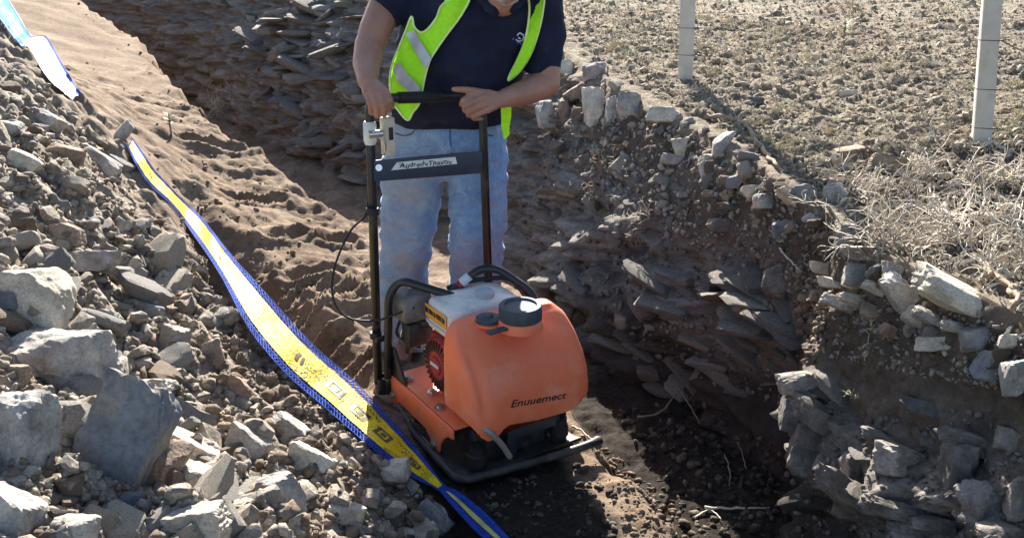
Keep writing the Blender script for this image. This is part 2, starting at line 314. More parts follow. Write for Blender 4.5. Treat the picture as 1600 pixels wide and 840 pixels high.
def make_wall_field():
    B = np.array([b for b, _ in WB]); T = np.array([t for _, t in WB])
    s = np.r_[0, np.cumsum(np.linalg.norm(np.diff(T[:, :2], axis=0), axis=1) + .3 * np.linalg.norm(np.diff(B[:, :2], axis=0), axis=1))]
    y_of = lambda q: np.interp(q, s, T[:, 1])
    tt = [0.0]
    while tt[-1] < s[-1]: yy = y_of(tt[-1]); tt.append(tt[-1] + (.05 if yy < 1.7 else .017 if yy < 4.5 else .025 if yy < 7 else .05 if yy < 10 else .12))
    tt = np.array(tt); tt[-1] = s[-1]
    b = resample(B, s, tt); t = resample(T, s, tt)
    for _ in range(3): b[1:-1] = (b[:-2] + 2 * b[1:-1] + b[2:]) / 4; t[1:-1] = (t[:-2] + 2 * t[1:-1] + t[2:]) / 4
    tang = np.gradient(t, axis=0); tang[:, 2] = 0; tang /= np.linalg.norm(tang, axis=1)[:, None]
    for _ in range(25): tang[1:-1] = (tang[:-2] + tang[1:-1] + tang[2:]) / 3
    nrm = np.stack([-tang[:, 1], tang[:, 0], 0 * tang[:, 0]], 1)     # toward the trench
    nv = 84; u = np.linspace(0, 1, nv)
    hz = u ** 1.25; vz = 1 - (1 - u) ** 1.35
    V = b[:, None, :] * 1.0 + 0
    V = np.empty((len(tt), nv, 3)); V[..., :2] = b[:, None, :2] + (t - b)[:, None, :2] * hz[None, :, None]; V[..., 2] = b[:, None, 2] + (t - b)[:, None, 2] * vz[None]
    p = V.reshape(-1, 3); U = np.broadcast_to(u, V.shape[:2]).ravel()
    yy = p[:, 1]
    # layered ledges: stone strata low and far, loose earth above
    low = sstep(.72, .45, U + .25 * perlin(p * 1.7)); rocky = np.clip(low * (.35 + .65 * sstep(3.0, 3.5, yy)) + sstep(4.9, 5.6, yy) * .9, 0, 1) * (1 - .65 * sstep(.8, .95, U))
    near = sstep(2.75, 2.6, yy); rocky = np.maximum(rocky, near * sstep(.62, .5, U + .2 * perlin(p * 2)))
    q = p.copy(); q[:, 2] += .12 * p[:, 0] + .06 * p[:, 1]
    lay = fbm(q * np.array([2.6, 2.6, 10]), 4, gain=.6); lay2 = fbm(q * np.array([5, 5, 34]) + 9, 3, gain=.6)
    d = .075 * np.tanh(lay * 3.2) * rocky + .03 * np.tanh(lay2 * 2.5) * rocky + .06 * np.tanh(3 * fbm(p * np.array([3.1, 3.1, 4.5]) + 31, 3)) * rocky + .05 * fbm(p * 2.4, 3) + .022 * fbm(p * 11, 4, gain=.6, billow=True) + .012 * fbm(p * 30, 3, gain=.6)
    fade = sstep(1.0, .93, U) * .9 + .1
    N3 = np.repeat(nrm, nv, 0); p2 = p + N3 * (d * fade)[:, None]; p2[:, 2] += .02 * fbm(p * 7, 4) * sstep(.7, 1, U)
    # field columns out from the lip
    off = np.concatenate([np.linspace(0, 2.2, 100)[1:], 2.2 + np.cumsum(np.geomspace(.025, 3.5, 70))])
    a0 = math.radians(-5); fr = (tt / s[-1]); ang = a0 + np.radians(75) * sstep(.12, .95, fr)
    dirn = np.stack([np.cos(ang), np.sin(ang)], 1)
    Fv = np.empty((len(tt), len(off), 3)); Fv[..., :2] = p2.reshape(len(tt), nv, 3)[:, -1:, :2] + dirn[:, None, :] * off[None, :, None]
    top = p2.reshape(len(tt), nv, 3)[:, -1, 2]
    Fv[..., 2] = top[:, None] + (0.9 - top[:, None]) * sstep(0, 1.5, off)[None]
    Fp_ = Fv.reshape(-1, 3); dist = np.hypot(Fp_[:, 0], Fp_[:, 1]); offr = np.tile(off, len(tt))
    Fp_[:, 2] += (.022 * np.clip(dist - 4, 0, 60) + .04 * fbm(Fp_ * 1.1, 4) * sstep(0, .6, offr) + .042 * fbm(Fp_ * np.array([6, 6, 1]), 5, gain=.62, billow=True) * sstep(0, .15, offr) + .012 * fbm(Fp_ * np.array([22, 22, 1]), 3, gain=.6) * sstep(0, .1, offr)
                  + .06 * sstep(.5, 0, offr) * sstep(3.2, 2.6, Fp_[:, 1]) * 0)
    i = np.arange(len(tt) * nv).reshape(len(tt), nv)
    fw = np.stack([i[:-1, :-1], i[1:, :-1], i[1:, 1:], i[:-1, 1:]], -1).reshape(-1, 4)[:, ::-1]
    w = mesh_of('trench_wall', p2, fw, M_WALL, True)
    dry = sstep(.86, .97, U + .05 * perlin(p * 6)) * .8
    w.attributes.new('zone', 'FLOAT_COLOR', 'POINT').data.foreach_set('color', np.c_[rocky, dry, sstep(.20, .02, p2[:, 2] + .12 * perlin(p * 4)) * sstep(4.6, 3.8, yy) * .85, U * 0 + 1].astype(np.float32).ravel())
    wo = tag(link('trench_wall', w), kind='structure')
    m = len(off); allf = np.concatenate([p2.reshape(len(tt), nv, 3)[:, -1:, :], Fp_.reshape(len(tt), m, 3)], 1).reshape(-1, 3)
    j = np.arange(len(tt) * (m + 1)).reshape(len(tt), m + 1)
    ff = np.stack([j[:-1, :-1], j[1:, :-1], j[1:, 1:], j[:-1, 1:]], -1).reshape(-1, 4)[:, ::-1]
    fm = mesh_of('field', allf, ff, M_FIELD, True); q_ = allf[:, :2]; bare = np.zeros(len(q_))
    for cx, cy, rr in ((1.5, 2.7, .6), (1.95, 3.1, .7), (2.2, 3.6, .55), (1.4, 3.2, .45), (1.75, 2.3, .5), (2.4, 3.0, .6)): bare = np.maximum(bare, sstep(1.1, .4, np.hypot(q_[:, 0] - cx, q_[:, 1] - cy) / rr + .3 * perlin(allf * 4)))
    fm.attributes.new('bare', 'FLOAT', 'POINT').data.foreach_set('value', (bare * .85).astype(np.float32))
    fo = tag(link('field', fm), kind='structure')
    return wo, fo
wall, field = make_wall_field()
def bvh_of(*obs):
    vs_, fs = [], []
    for o in obs:
        b = len(vs_); me = o.data; co = np.empty(len(me.vertices) * 3, np.float32); me.vertices.foreach_get('co', co); vs_ += [tuple(c) for c in co.reshape(-1, 3).tolist()]
        fs += [tuple(k + b for k in q.vertices) for q in me.polygons]
    return BVHTree.FromPolygons(vs_, fs)
TER = bvh_of(ground, wall, field)
def hit(px, py, tree=TER):
    d = Vector(ray(px, py)).normalized(); loc, n, i, dist = tree.ray_cast(Vector(CAM), d)
    if loc is None: return None, None
    if n.dot(d) > 0: n = -n
    return np.array(loc), np.array(n)
def drop(x, y):
    loc, n, i, d = TER.ray_cast(Vector((x, y, 5)), Vector((0, 0, -1))); return np.array(loc) if loc else np.array([x, y, 0])

# ------------------------------------------------------------------ rocks
def icos(sub):
    bm = bmesh.new(); bmesh.ops.create_icosphere(bm, subdivisions=sub, radius=1)
    v = np.array([q.co[:] for q in bm.verts]); f = np.array([[q.index for q in t.verts] for t in bm.faces]); bm.free(); return v / np.linalg.norm(v, axis=1)[:, None], f
ICO = {k: icos(k) for k in (1, 2, 3, 4, 5)}
def rock_verts(r, sub=3, flat=1.0, p=16, nplanes=11, rough=.05, jit=.5, boxy=.6):
    v, f = ICO[sub]; n = r.normal(size=(nplanes, 3)); n /= np.linalg.norm(n, axis=1)[:, None]; d = r.uniform(.62, 1.05, nplanes)
    A = np.eye(3) + r.normal(size=(3, 3)) * .22 * jit; A /= np.linalg.norm(A, axis=1)[:, None]
    n = np.vstack([n, A, -A]); d = np.r_[d, r.uniform(boxy, .95, 6)]
    k = np.maximum(v @ n.T, 1e-4) / d; rad = (k ** p).sum(1) ** (-1 / p)
    q = v * rad[:, None]; q /= np.abs(q).max(0)[None] ; off = r.uniform(0, 50, 3)
    q = q * (1 + rough * fbm(q * 2.2 + off, 4 if sub > 2 else 2, gain=.55)[:, None])
    if sub > 3: q = q * (1 + rough * .8 * fbm(q * 7 + off, 4, gain=.6)[:, None] + rough * .5 * np.tanh(4 * perlin(q * 4 + off))[:, None]) + .012 * np.tanh(6 * perlin(q * np.array([2, 2, 9]) + off))[:, None] * np.array([1, 1, .3])
    return q, f
def basis(roll, yaw=0, tilt=0):
    """rock axes: X along the picture's right, Z along the picture's up, turned by roll; columns"""
    R = Matrix.Rotation(math.radians(yaw), 3, 'Z') @ Matrix.Rotation(math.radians(tilt), 3, 'X')
    a = math.radians(roll); x = RT * math.cos(a) + UP * math.sin(a); z = -RT * math.sin(a) + UP * math.cos(a)
    return np.c_[x, FW, z] @ np.array(R)
STONE_N = 0
def hero(px, py, w, h, roll, mat, label, deep=None, sub=4, seed=None, sink=.25, rough=.05, p=60, name='stone', parent=None, cat='stone', yaw=None, group=None, npl=8):
    loc, n = hit(px, py)
    if loc is None: return None
    r = np.random.default_rng(seed if seed is not None else int(px * 31 + py)); sx, sz = px_m(w, loc) / 2, px_m(h, loc) / 2; sy = (deep if deep else .75 * min(sx, sz) * 2 + .15 * max(sx, sz)) if not deep else deep / 2
    if not deep: sy = .5 * (sx + sz) * .8
    v, f = rock_verts(r, sub, p=p, nplanes=npl, rough=rough)
    Bm = basis(roll, yaw if yaw is not None else r.uniform(-14, 14), r.uniform(-8, 8))
    c = loc + n * min(sx, sy, sz) * (1 - sink * 2) * .6 + np.array([0, 0, .0])
    pts = (v * np.array([sx, sy, sz])) @ Bm.T
    me = mesh_of(name, pts, f, mat, True, 24); o = link(name, me); o.location = c
    if parent: o.parent = parent
    else: tag(o, label, cat, group)
    if parent and label: o['label'] = label
    return o
LEFT = [  # px, py, w, h, roll, material, label
 (45, 470, 112, 118, 8, M_CREAM, "pale speckled block leaning high on the left edge of the rubble heap"),
 (85, 577, 168, 118, -4, M_GREY, "big broad grey boulder with pitted top, below the pale speckled block"),
 (32, 700, 118, 150, 6, M_GREY, "large square grey boulder at the left edge beside the tall blue slab"),
 (172, 728, 118, 245, -24, M_BLUE, "tall pointed blue grey slab standing upright in the heap"),
 (246, 738, 66, 104, -18, M_BROWN, "brown and cream wedge leaning on the right of the tall blue slab"),
 (20, 815, 100, 90, -25, M_GREY, "striped grey rock in the bottom left corner"),
 (305, 822, 155, 66, 6, M_CREAM, "wide cream slab lying flat at the bottom of the heap"),
 (437, 783, 78, 84, 12, M_GREY, "pale chunky rock alone in the loose dirt right of the cream slab"),
 (312, 762, 86, 66, -22, M_CREAM, "pale angular stone just above the wide cream slab"),
 (230, 606, 76, 38, 3, M_CREAM, "small flat cream stone right of the broad grey boulder"),
 (174, 592, 44, 60, 5, M_CREAM, "pale upright stone wedged against the right of the broad grey boulder"),
 (105, 653, 76, 42, 0, M_BROWN, "rounded brown stone under the broad grey boulder"),
 (132, 413, 124, 44, -2, M_GREY, "long flat grey slab lying above the pale speckled block"),
 (96, 371, 58, 42, 12, M_BROWN, "smooth purple brown stone above the long flat slab"),
 (267, 540, 54, 66, -8, M_BLUE, "dark slate block in the middle of the heap"),
 (18, 588, 50, 46, 0, M_BROWN, "rounded dark brown stone at the left end of the broad grey boulder"),
 (296, 700, 122, 52, -32, M_CREAM, "long cream stone sloping down from the tall blue slab"),
 (392, 697, 80, 44, -34, M_GREY, "tilted grey slab above the pale chunky rock"),
 (450, 668, 82, 40, -38, M_GREY, "long tilted grey stone next to the yellow tape's lower half"),
 (487, 727, 86, 48, -22, M_CREAM, "pale flattish rock right of the pale chunky rock"),
 (608, 742, 66, 46, 4, M_CREAM, "bright flat stone beside the lower end of the yellow tape"),
 (678, 815, 62, 40, -38, M_BLUE, "blue grey stone by the blue tail of the tape"),
 (636, 832, 56, 26, -8, M_CREAM, "low pale stone at the bottom edge left of the blue grey stone"),
 (8, 470, 36, 30, 0, M_BLUE, "small round grey stone resting on the pale speckled block"),
 (165, 497, 46, 28, -14, M_GREY, "small grey stone between the broad boulder and the dark slate"),
 (233, 487, 60, 32, -14, M_BLUE, "bluish stone above the dark slate block"),
 (192, 462, 48, 24, -24, M_BROWN, "flat brown stone right of the pale speckled block"),
 (15, 206, 46, 36, 6, M_GREY, "pale grey stone at the left edge of the upper heap"),
 (35, 260, 52, 40, -20, M_CREAM, "cream stone on the upper heap below the pale grey edge stone"),
 (185, 215, 60, 24, 50, M_GREY, "long stone jutting out at the crest where the tape reappears"),
 (160, 255, 66, 30, -30, M_GREY, "tilted slab on the crest left of the yellow tape"),
 (100, 240, 54, 30, -20, M_BROWN, "brown flat stone in the middle of the upper heap"),
 (75, 190, 50, 26, -30, M_GREY, "grey stone just below the white plastic strip"),
 (205, 790, 40, 52, -12, M_BLUE, "small bluish stone at the right foot of the tall blue slab"),
 (120, 830, 90, 40, 0, M_GREY, "low dark grey stone at the bottom left of the tall slab"),
 (540, 800, 66, 34, -16, M_CREAM, "pale stone in the loose dirt at the bottom centre of the heap"),
 (380, 610, 62, 34, -40, M_BROWN, "brown slanting stone in the dirt between heap and tape"),
 (330, 560, 40, 60, 18, M_BROWN, "dark upright stone near the middle of the tape"),
]
for a in LEFT: hero(*a, sub=5 if a[2] > 100 else 4, **(dict(sink=-.35, seed=11, yaw=0, npl=3, deep=.13) if a[3] > 200 else {}))
M_PURP = rock_mat('purple_grey_stone', [(.28, .25, .26), (.33, .29, .29)])
RIGHT = [
 (930, 172, 36, 88, 4, M_CREAM, "tall narrow cream stone standing on the trench lip"),
 (857, 180, 30, 50, 10, M_GREY, "pale upright stone below the worker's elbow"),
 (884, 112, 34, 34, 0, M_CREAM, "blocky pale stone just right of the worker's sleeve"),
 (932, 113, 44, 28, 8, M_PURP, "purple grey stone behind the tall narrow cream stone"),
 (905, 143, 48, 24, 32, M_BROWN, "tilted brown stone leaning toward the worker's elbow"),
 (884, 175, 20, 44, 12, M_BROWN, "thin dark upright stone left of the tall cream stone"),
 (958, 176, 20, 46, -6, M_GREY, "thin grey upright stone touching the tall cream stone on its right"),
 (985, 172, 44, 44, -10, M_GREY, "rounded grey stone on the lip between tall cream stone and post"),
 (1040, 180, 60, 26, -8, M_CREAM, "flat cream stone on the lip below the thin left post"),
 (1066, 228, 28, 34, 4, M_CREAM, "small cube shaped pale stone in the upper bank"),
 (1055, 252, 50, 18, -10, M_GREY, "flat grey stone under the cube shaped pale stone"),
 (1110, 250, 42, 20, 10, M_CREAM, "pale flat stone right of the cube shaped stone"),
 (1128, 228, 24, 56, -32, M_GREY, "long grey stone slanting down beneath the brown root"),
 (1108, 268, 22, 32, 8, M_GREY, "grey upright stone in the upper bank below the pale flat one"),
 (1244, 312, 68, 22, -34, M_CREAM, "long pale splinter of stone slanting down the bank"),
 (1178, 300, 34, 24, -8, M_CREAM, "small cream stone left of the long pale splinter"),
 (1200, 318, 40, 26, 0, M_GREY, "grey cobble below the long pale splinter"),
 (1222, 360, 32, 26, 14, M_BLUE, "dark bluish cobble under the grey cobble"),
 (1262, 305, 44, 34, -40, M_BLUE, "dark slab tucked behind the long pale splinter"),
 (1150, 285, 30, 22, 10, M_BLUE, "small dark cobble in the bank above the cobbles"),
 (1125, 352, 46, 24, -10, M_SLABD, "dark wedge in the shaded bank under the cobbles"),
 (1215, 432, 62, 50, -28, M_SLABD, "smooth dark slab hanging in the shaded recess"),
 (1330, 368, 48, 40, 0, M_BLUE, "pale blue grey block on the lip under the dry brush"),
 (1275, 345, 40, 20, -14, M_GREY, "flat stone left of the pale blue grey block"),
 (1500, 465, 142, 66, -20, M_CREAM, "big flat cream slab with a sharp tip on the near lip"),
 (1412, 462, 40, 84, 40, M_GREY, "slanted slab under the left end of the big flat cream slab"),
 (1345, 430, 66, 44, -8, M_GREY, "squat grey block in the near lip"),
 (1428, 495, 56, 30, -42, M_GREY, "narrow grey stone poking out under the slanted slab"),
 (1462, 534, 74, 24, 6, M_CREAM, "thin pale slab standing out of the dark soil on the near bank"),
 (1526, 530, 50, 46, 12, M_BLUE, "speckled blue grey stone under the big flat cream slab"),
 (1546, 572, 38, 56, -22, M_BLUE, "bluish stone below the speckled blue grey stone"),
 (1588, 588, 44, 70, -8, M_GREY, "pale rounded slab at the right edge of the near bank"),
 (1582, 536, 44, 24, 4, M_CREAM, "bright flat stone at the right edge above the rounded slab"),
 (1366, 488, 40, 26, -20, M_BROWN, "brown stone in the near lip below the squat grey block"),
 (1300, 440, 48, 22, -16, M_CREAM, "pale flat stone at the corner of the near lip"),
 (1315, 472, 60, 24, -26, M_GREY, "flat grey slab under the corner stone of the near lip"),
 (1400, 425, 44, 28, -28, M_GREY, "grey stone behind the slanted slab beside the brush"),
 (1330, 250, 66, 40, 10, M_BROWN, "brown boulder on the field among dry twigs"),
 (1385, 262, 60, 30, -16, M_BROWN, "low brown rock right of the brown boulder in the twigs"),
 (1300, 310, 40, 44, 6, M_GREY, "grey stone at the left end of the dry brush"),
 (1180, 162, 30, 16, 0, M_SLABD, "dark clod shaped stone on the field right of the left post"),
 (1325, 148, 34, 12, 4, M_CREAM, "small pale flat stone lying out in the field"),
 (1170, 98, 18, 12, 0, M_BROWN, "little brown stone in the field near the left post"),
]
RIGHT += [
 (1290, 418, 60, 20, -14, M_CREAM, "thin cream flag above the corner stone of the near lip"),
 (1340, 398, 56, 22, -20, M_GREY, "flat grey flag below the pale blue grey block"),
 (1375, 450, 54, 20, -24, M_CREAM, "thin cream flag left of the slanted slab"),
 (1285, 462, 44, 18, -6, M_BROWN, "thin brown flag at the left end of the near lip"),
 (1340, 470, 60, 18, -18, M_CREAM, "pale thin flag between the flat grey slab and the slanted slab"),
 (1460, 500, 70, 22, -26, M_GREY, "grey flag hidden under the big flat cream slab"),
 (1500, 512, 56, 20, -10, M_GREY, "flat grey stone wedged above the speckled blue grey stone"),
 (1395, 520, 40, 22, -30, M_BROWN, "brown stone hanging below the narrow grey stone"),
]
for a in RIGHT: hero(*a, deep=None)
# big layered slabs in the near bank (parts of the trench wall)
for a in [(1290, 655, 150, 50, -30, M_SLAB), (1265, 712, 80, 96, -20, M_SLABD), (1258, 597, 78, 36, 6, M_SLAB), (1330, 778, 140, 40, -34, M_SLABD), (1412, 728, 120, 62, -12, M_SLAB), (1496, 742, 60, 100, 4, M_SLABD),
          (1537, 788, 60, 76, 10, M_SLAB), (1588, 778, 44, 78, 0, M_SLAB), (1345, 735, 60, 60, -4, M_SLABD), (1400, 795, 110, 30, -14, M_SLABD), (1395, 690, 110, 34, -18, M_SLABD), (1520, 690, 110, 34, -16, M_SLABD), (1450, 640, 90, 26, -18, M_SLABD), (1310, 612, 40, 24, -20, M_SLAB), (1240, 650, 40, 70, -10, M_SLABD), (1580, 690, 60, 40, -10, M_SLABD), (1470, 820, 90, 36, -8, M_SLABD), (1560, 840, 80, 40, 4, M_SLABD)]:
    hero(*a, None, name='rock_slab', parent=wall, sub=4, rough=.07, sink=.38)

LIB = [mesh_of('stone_shape', *rock_verts(np.random.default_rng(100 + i), 3, p=[24, 40, 70][i % 3], nplanes=7 + i % 5, rough=.09), None, True, 26) for i in range(16)]
LIBS = {}
for tone, mt in (('cream', rock_mat('cream_rubble', [(.52, .47, .39), (.58, .52, .43), (.44, .39, .32)], mott=.3)), ('grey', rock_mat('grey_rubble', [(.30, .29, .28), (.42, .40, .37), (.24, .24, .24)])), ('brown', rock_mat('brown_rubble', [(.24, .18, .135), (.31, .245, .185), (.20, .15, .115)]))):
    LIBS[tone] = [m.copy() for m in LIB]
    for m in LIBS[tone]: m.materials.append(mt)
SLIB = [mesh_of('slab_shape', *rock_verts(np.random.default_rng(200 + i), 3, p=36, nplanes=9, rough=.10), M_SLAB, True, 26) for i in range(12)]
def inst(lib, name, c, B, s):
    o = link(name, lib[random.randrange(len(lib))]); M = Matrix(B.tolist()); o.matrix_world = Matrix.Translation(Vector([float(q) for q in c])) @ M.to_4x4() @ Matrix.Diagonal((*[float(q) for q in s], 1)); return o
def inpoly(x, y, poly):
    c = False
    for (x1, y1), (x2, y2) in zip(poly, poly[1:] + poly[:1]):
        if (y1 > y) != (y2 > y) and x < (x2 - x1) * (y - y1) / (y2 - y1) + x1: c = not c
    return c
def rand_in(poly):
    xs = [q[0] for q in poly]; ys = [q[1] for q in poly]
    while True:
        x, y = random.uniform(min(xs), max(xs)), random.uniform(min(ys), max(ys))
        if inpoly(x, y, poly): return x, y
HEAPP = [(0, 70), (60, 120), (110, 150), (195, 225), (225, 300), (290, 385), (360, 500), (450, 600), (590, 700), (690, 800), (700, 840), (0, 840)]
HEAPIN = [(0, 90), (90, 160), (180, 240), (215, 320), (260, 400), (320, 520), (300, 640), (380, 700), (480, 840), (0, 840)]
LIP = [(860, 120), (930, 95), (1000, 165), (1090, 190), (1190, 255), (1310, 345), (1300, 385), (1215, 380), (1120, 330), (1010, 300), (900, 240)]
NEARLIP = [(1260, 400), (1330, 370), (1460, 420), (1600, 500), (1600, 600), (1480, 560), (1400, 510), (1290, 500)]
SHORT_L = "pale speckled block|broad grey boulder|square edge boulder|tall blue slab|brown wedge|striped corner rock|wide cream slab|chunky pale rock|angular pale stone|flat cream stone|wedged upright stone|rounded brown stone|long flat slab|purple brown stone|dark slate block|dark brown edge stone|long cream stone|tilted grey slab|long tilted stone|flattish pale rock|bright stone by the tape|stone by the tape tail|low pale bottom stone|||bluish stone|flat brown stone|pale edge stone|cream upper stone|jutting crest stone|tilted crest slab|brown upper stone|stone below the upper tape|bluish foot stone|low dark stone|pale bottom centre stone|brown slanting stone|dark upright stone".split('|')
SHORT_R = "tall cream stone|stone below the elbow|stone by the sleeve|purple grey stone||thin dark stone||rounded lip stone|flat stone below the left post|cube shaped stone||pale bank stone|long grey stone||long pale splinter||grey cobble||dark splinter slab|dark bank cobble|dark wedge||blue grey block|flat stone left of the block|big flat cream slab|slanted slab|squat grey block|narrow poking stone|thin pale slab|speckled stone|bluish near stone|rounded edge slab|bright edge stone|brown lip stone|corner stone|flat lip slab".split('|')
ANCH = [(a[0], a[1], n) for a, n in list(zip(LEFT, SHORT_L)) + list(zip(RIGHT, SHORT_R)) if n]
SEEN = {}
def scatter(n, poly, smin, smax, group, power=2.2, flatr=(.28, .85), tones=('cream', 'grey', 'grey', 'brown')):
    for k in range(n):
        x, y = rand_in(poly); loc, nr = hit(x, y)
        if loc is None: continue
        s = smin + (smax - smin) * random.random() ** power; s *= .65 + .6 * (y / 840)
        m = px_m(s, loc) / 2; B = np.array(Matrix.Rotation(random.uniform(0, 6.3), 3, 'Z') @ Matrix.Rotation(random.gauss(0, .55), 3, 'X') @ Matrix.Rotation(random.gauss(0, .55), 3, 'Y'))
        t = random.choice(tones); el = random.uniform(.9, 1.6)
        o = inst(LIBS[t], 'stone', loc + nr * m * .12, B, (m * el, m * random.uniform(.55, 1), m * random.uniform(*flatr)))
        ax, ay, nm = min(ANCH, key=lambda q: (q[0] - x) ** 2 + (q[1] - y) ** 2); dx, dy = x - ax, y - ay
        where = ('right of' if dx > 0 else 'left of') if abs(dx) > abs(dy) else ('below' if dy > 0 else 'above')
        size = 'small' if s < 20 else 'middling' if s < 34 else 'fist sized'
        SEEN.setdefault((size, t, 'long ' if el > 1.25 else '', where, nm), []).append((dx * dx + dy * dy, o)); o['category'] = 'stone'; o['group'] = group
scatter(122, HEAPIN, 18, 84, "loose stones of the left rubble heap")
scatter(78, LIP, 12, 36, "loose stones along the far trench lip", flatr=(.35, .8))
scatter(20, NEARLIP, 14, 36, "loose stones along the near trench lip")
ORD = ['', 'second ', 'third ', 'fourth ', 'fifth ', 'sixth ', 'seventh ', 'eighth ', 'ninth ']
for (size, t, lg_, where, nm), L_ in SEEN.items():
    for i, (d2, o) in enumerate(sorted(L_, key=lambda q: q[0])): o['label'] = f"{ORD[min(i, 8)]}{lg_}{size} {t} stone just {where} the {nm}" if d2 < 1600 and i == 0 else f"{ORD[min(i, 8)]}{lg_}{size} {t} stone {where} the {nm}"

def strata(n, poly, w0, w1, h0, h1, roll):
    for k in range(n):
        x, y = rand_in(poly); loc, nr = hit(x, y)
        if loc is None: continue
        w = px_m(random.uniform(w0, w1), loc) / 2; h = px_m(random.uniform(h0, h1), loc) / 2; nh = np.array([nr[0], nr[1], 0]); nh /= np.linalg.norm(nh) + 1e-9
        X = np.array([-nh[1], nh[0], 0]); X = X if X[0] > 0 else -X; Z = np.array([0, 0, 1.0]); a = math.radians(random.gauss(roll, 15)); X2 = X * math.cos(a) + Z * math.sin(a); Z2 = -X * math.sin(a) + Z * math.cos(a)
        Y = np.cross(Z2, X2); o = inst(SLIB, 'rock_slab', loc + nr * random.uniform(-.95, .12) * min(w, .06), np.c_[X2, Y, Z2], (w, w * random.uniform(.5, .9), h)); o.parent = wall
strata(110, [(400, 0), (560, 0), (620, 150), (620, 330), (540, 290), (450, 200), (400, 120)], 14, 80, 5, 20, 4)
strata(24, [(330, 0), (420, 0), (450, 160), (380, 100)], 14, 40, 6, 14, 4)
strata(80, [(840, 380), (1000, 390), (1230, 440), (1230, 600), (1060, 620), (930, 560), (850, 470)], 20, 110, 6, 22, -14)
strata(22, [(790, 210), (1000, 240), (1100, 330), (980, 380), (800, 330)], 14, 44, 8, 18, -10)
strata(16, [(1240, 570), (1600, 640), (1600, 840), (1300, 840), (1230, 700)], 40, 110, 8, 18, -16)

def rubble(name, n, poly, smin, smax, mat, sub=1, lift=.2, power=3, persp=True, tree=TER):
    vs_, fs, b = [], [], 0; shapes = [rock_verts(np.random.default_rng(300 + i), sub, p=40, nplanes=6, rough=.10, boxy=.5) for i in range(14)]
    for k in range(n):
        x, y = rand_in(poly); loc, nr = hit(x, y)
        if loc is None: continue
        s = (smin + (smax - smin) * random.random() ** power) * ((.55 + .7 * y / 840) if persp else 1); m = px_m(s, loc) / 2
        v, f = shapes[random.randrange(14)]; R = np.array(Matrix.Rotation(random.uniform(0, 6.3), 3, Vector((random.gauss(0, 1), random.gauss(0, 1), random.gauss(0, 1) + .01)).normalized()))
        vs_.append((v * np.array([m * random.uniform(.8, 1.4), m * random.uniform(.7, 1), m * random.uniform(.4, .85)])) @ R.T + loc + nr * m * lift); fs.append(f + b); b += len(v)
    return tag(obj(name, np.vstack(vs_), np.vstack(fs), mat, None, sub > 1, 24 if sub > 1 else None), kind='stuff')
tag(rubble('rubble_stones', 420, HEAPP, 14, 40, M_ROCKI, 2, .1, 1.5), 'angular stones packed between the larger rocks of the heap', 'rubble')
tag(rubble('lip_stones', 260, LIP + [(1120, 360), (960, 320)], 8, 22, M_ROCKI, 2, .1, 1.5), 'pale small stones packed along the trench lip', 'rubble')
SOILP = [(240, 330), (300, 400), (380, 520), (470, 600), (600, 705), (690, 800), (690, 840), (430, 840), (380, 720), (330, 640), (330, 540), (270, 440)]
tag(rubble('heap_soil', 500, HEAPIN, 8, 30, M_CLOD, 1, .0, 2), 'brown clods of earth between the stones of the heap', 'soil')
tag(rubble('soil_lumps', 900, SOILP, 5, 26, M_CLOD, 1, .0, 2.5), 'brown clods of earth in the loose soil beside the tape', 'soil')
tag(rubble('rubble_chips', 700, SOILP, 3, 16, M_ROCKI), 'stone chips in the loose soil beside the tape', 'rubble')
tag(rubble('rubble', 3600, HEAPIN, 3, 24, M_ROCKI), "loose grey and brown gravel filling the gaps of the rubble heap", 'rubble')
tag(rubble('soil_crumbs', 420, [(230, 240), (300, 230), (420, 330), (560, 560), (620, 640), (690, 790), (560, 720), (450, 600), (350, 480), (260, 330)], 2, 13, M_CLOD), "brown soil crumbs scattered beside the tape", 'soil')
tag(rubble('earth_crumbs', 160, [(100, 0), (260, 0), (300, 80), (330, 180), (460, 260), (570, 380), (580, 560), (450, 400), (300, 240), (130, 110)], 2, 9, M_CLOD), "fine brown earth crumbs on the sunlit dirt slope", 'soil')
tag(rubble('bank_crumbs', 2600, [(850, 130), (1000, 160), (1310, 350), (1420, 430), (1600, 520), (1600, 620), (1290, 560), (1240, 480), (1000, 330), (860, 260)], 2, 13, M_ROCKI), "crumbled soil and gravel along the trench lip", 'gravel')
tag(rubble('edge_clods', 220, [(1248, 425), (1290, 430), (1300, 480), (1285, 560), (1262, 575), (1250, 500)], 4, 20, M_CLOD, 1, .2, 2), 'sunlit clods on the broken left edge of the near bank', 'soil')
tag(rubble('strip_crumbs', 420, [(905, 680), (945, 695), (1065, 800), (1075, 840), (975, 840), (965, 740)], 2, 13, M_CLOD, 1, -.1, 3), 'crumbly soil along the sunlit ledge right of the compactor', 'soil')
tag(rubble('floor_crumbs', 500, [(960, 640), (1080, 620), (1220, 700), (1230, 840), (1080, 840)], 3, 16, rock_mat('damp_shade_clod', [(.03, .025, .02), (.06, .05, .04), (.045, .037, .03)], True), 1, .1, 2.5), 'damp clods, coloured darker for shade, on the trench floor', 'soil')  # clods coloured near-black to match the shade painted on the floor
tag(rubble('front_crumbs', 260, [(700, 770), (780, 750), (930, 720), (965, 760), (965, 838), (780, 838)], 2, 14, bpy.data.materials['damp_shade_clod'], 1, .0, 2.5), 'crumbs coloured dark for shade on the floor in front of the compactor', 'soil')
tag(rubble('wall_crumbs', 1500, [(800, 200), (1000, 240), (1250, 400), (1250, 640), (1600, 640), (1600, 840), (1240, 840), (1220, 640), (1060, 580), (930, 500), (830, 440)], 3, 14, M_SLABD), "dark crumbs of soil and stone on the shaded trench face", 'soil')
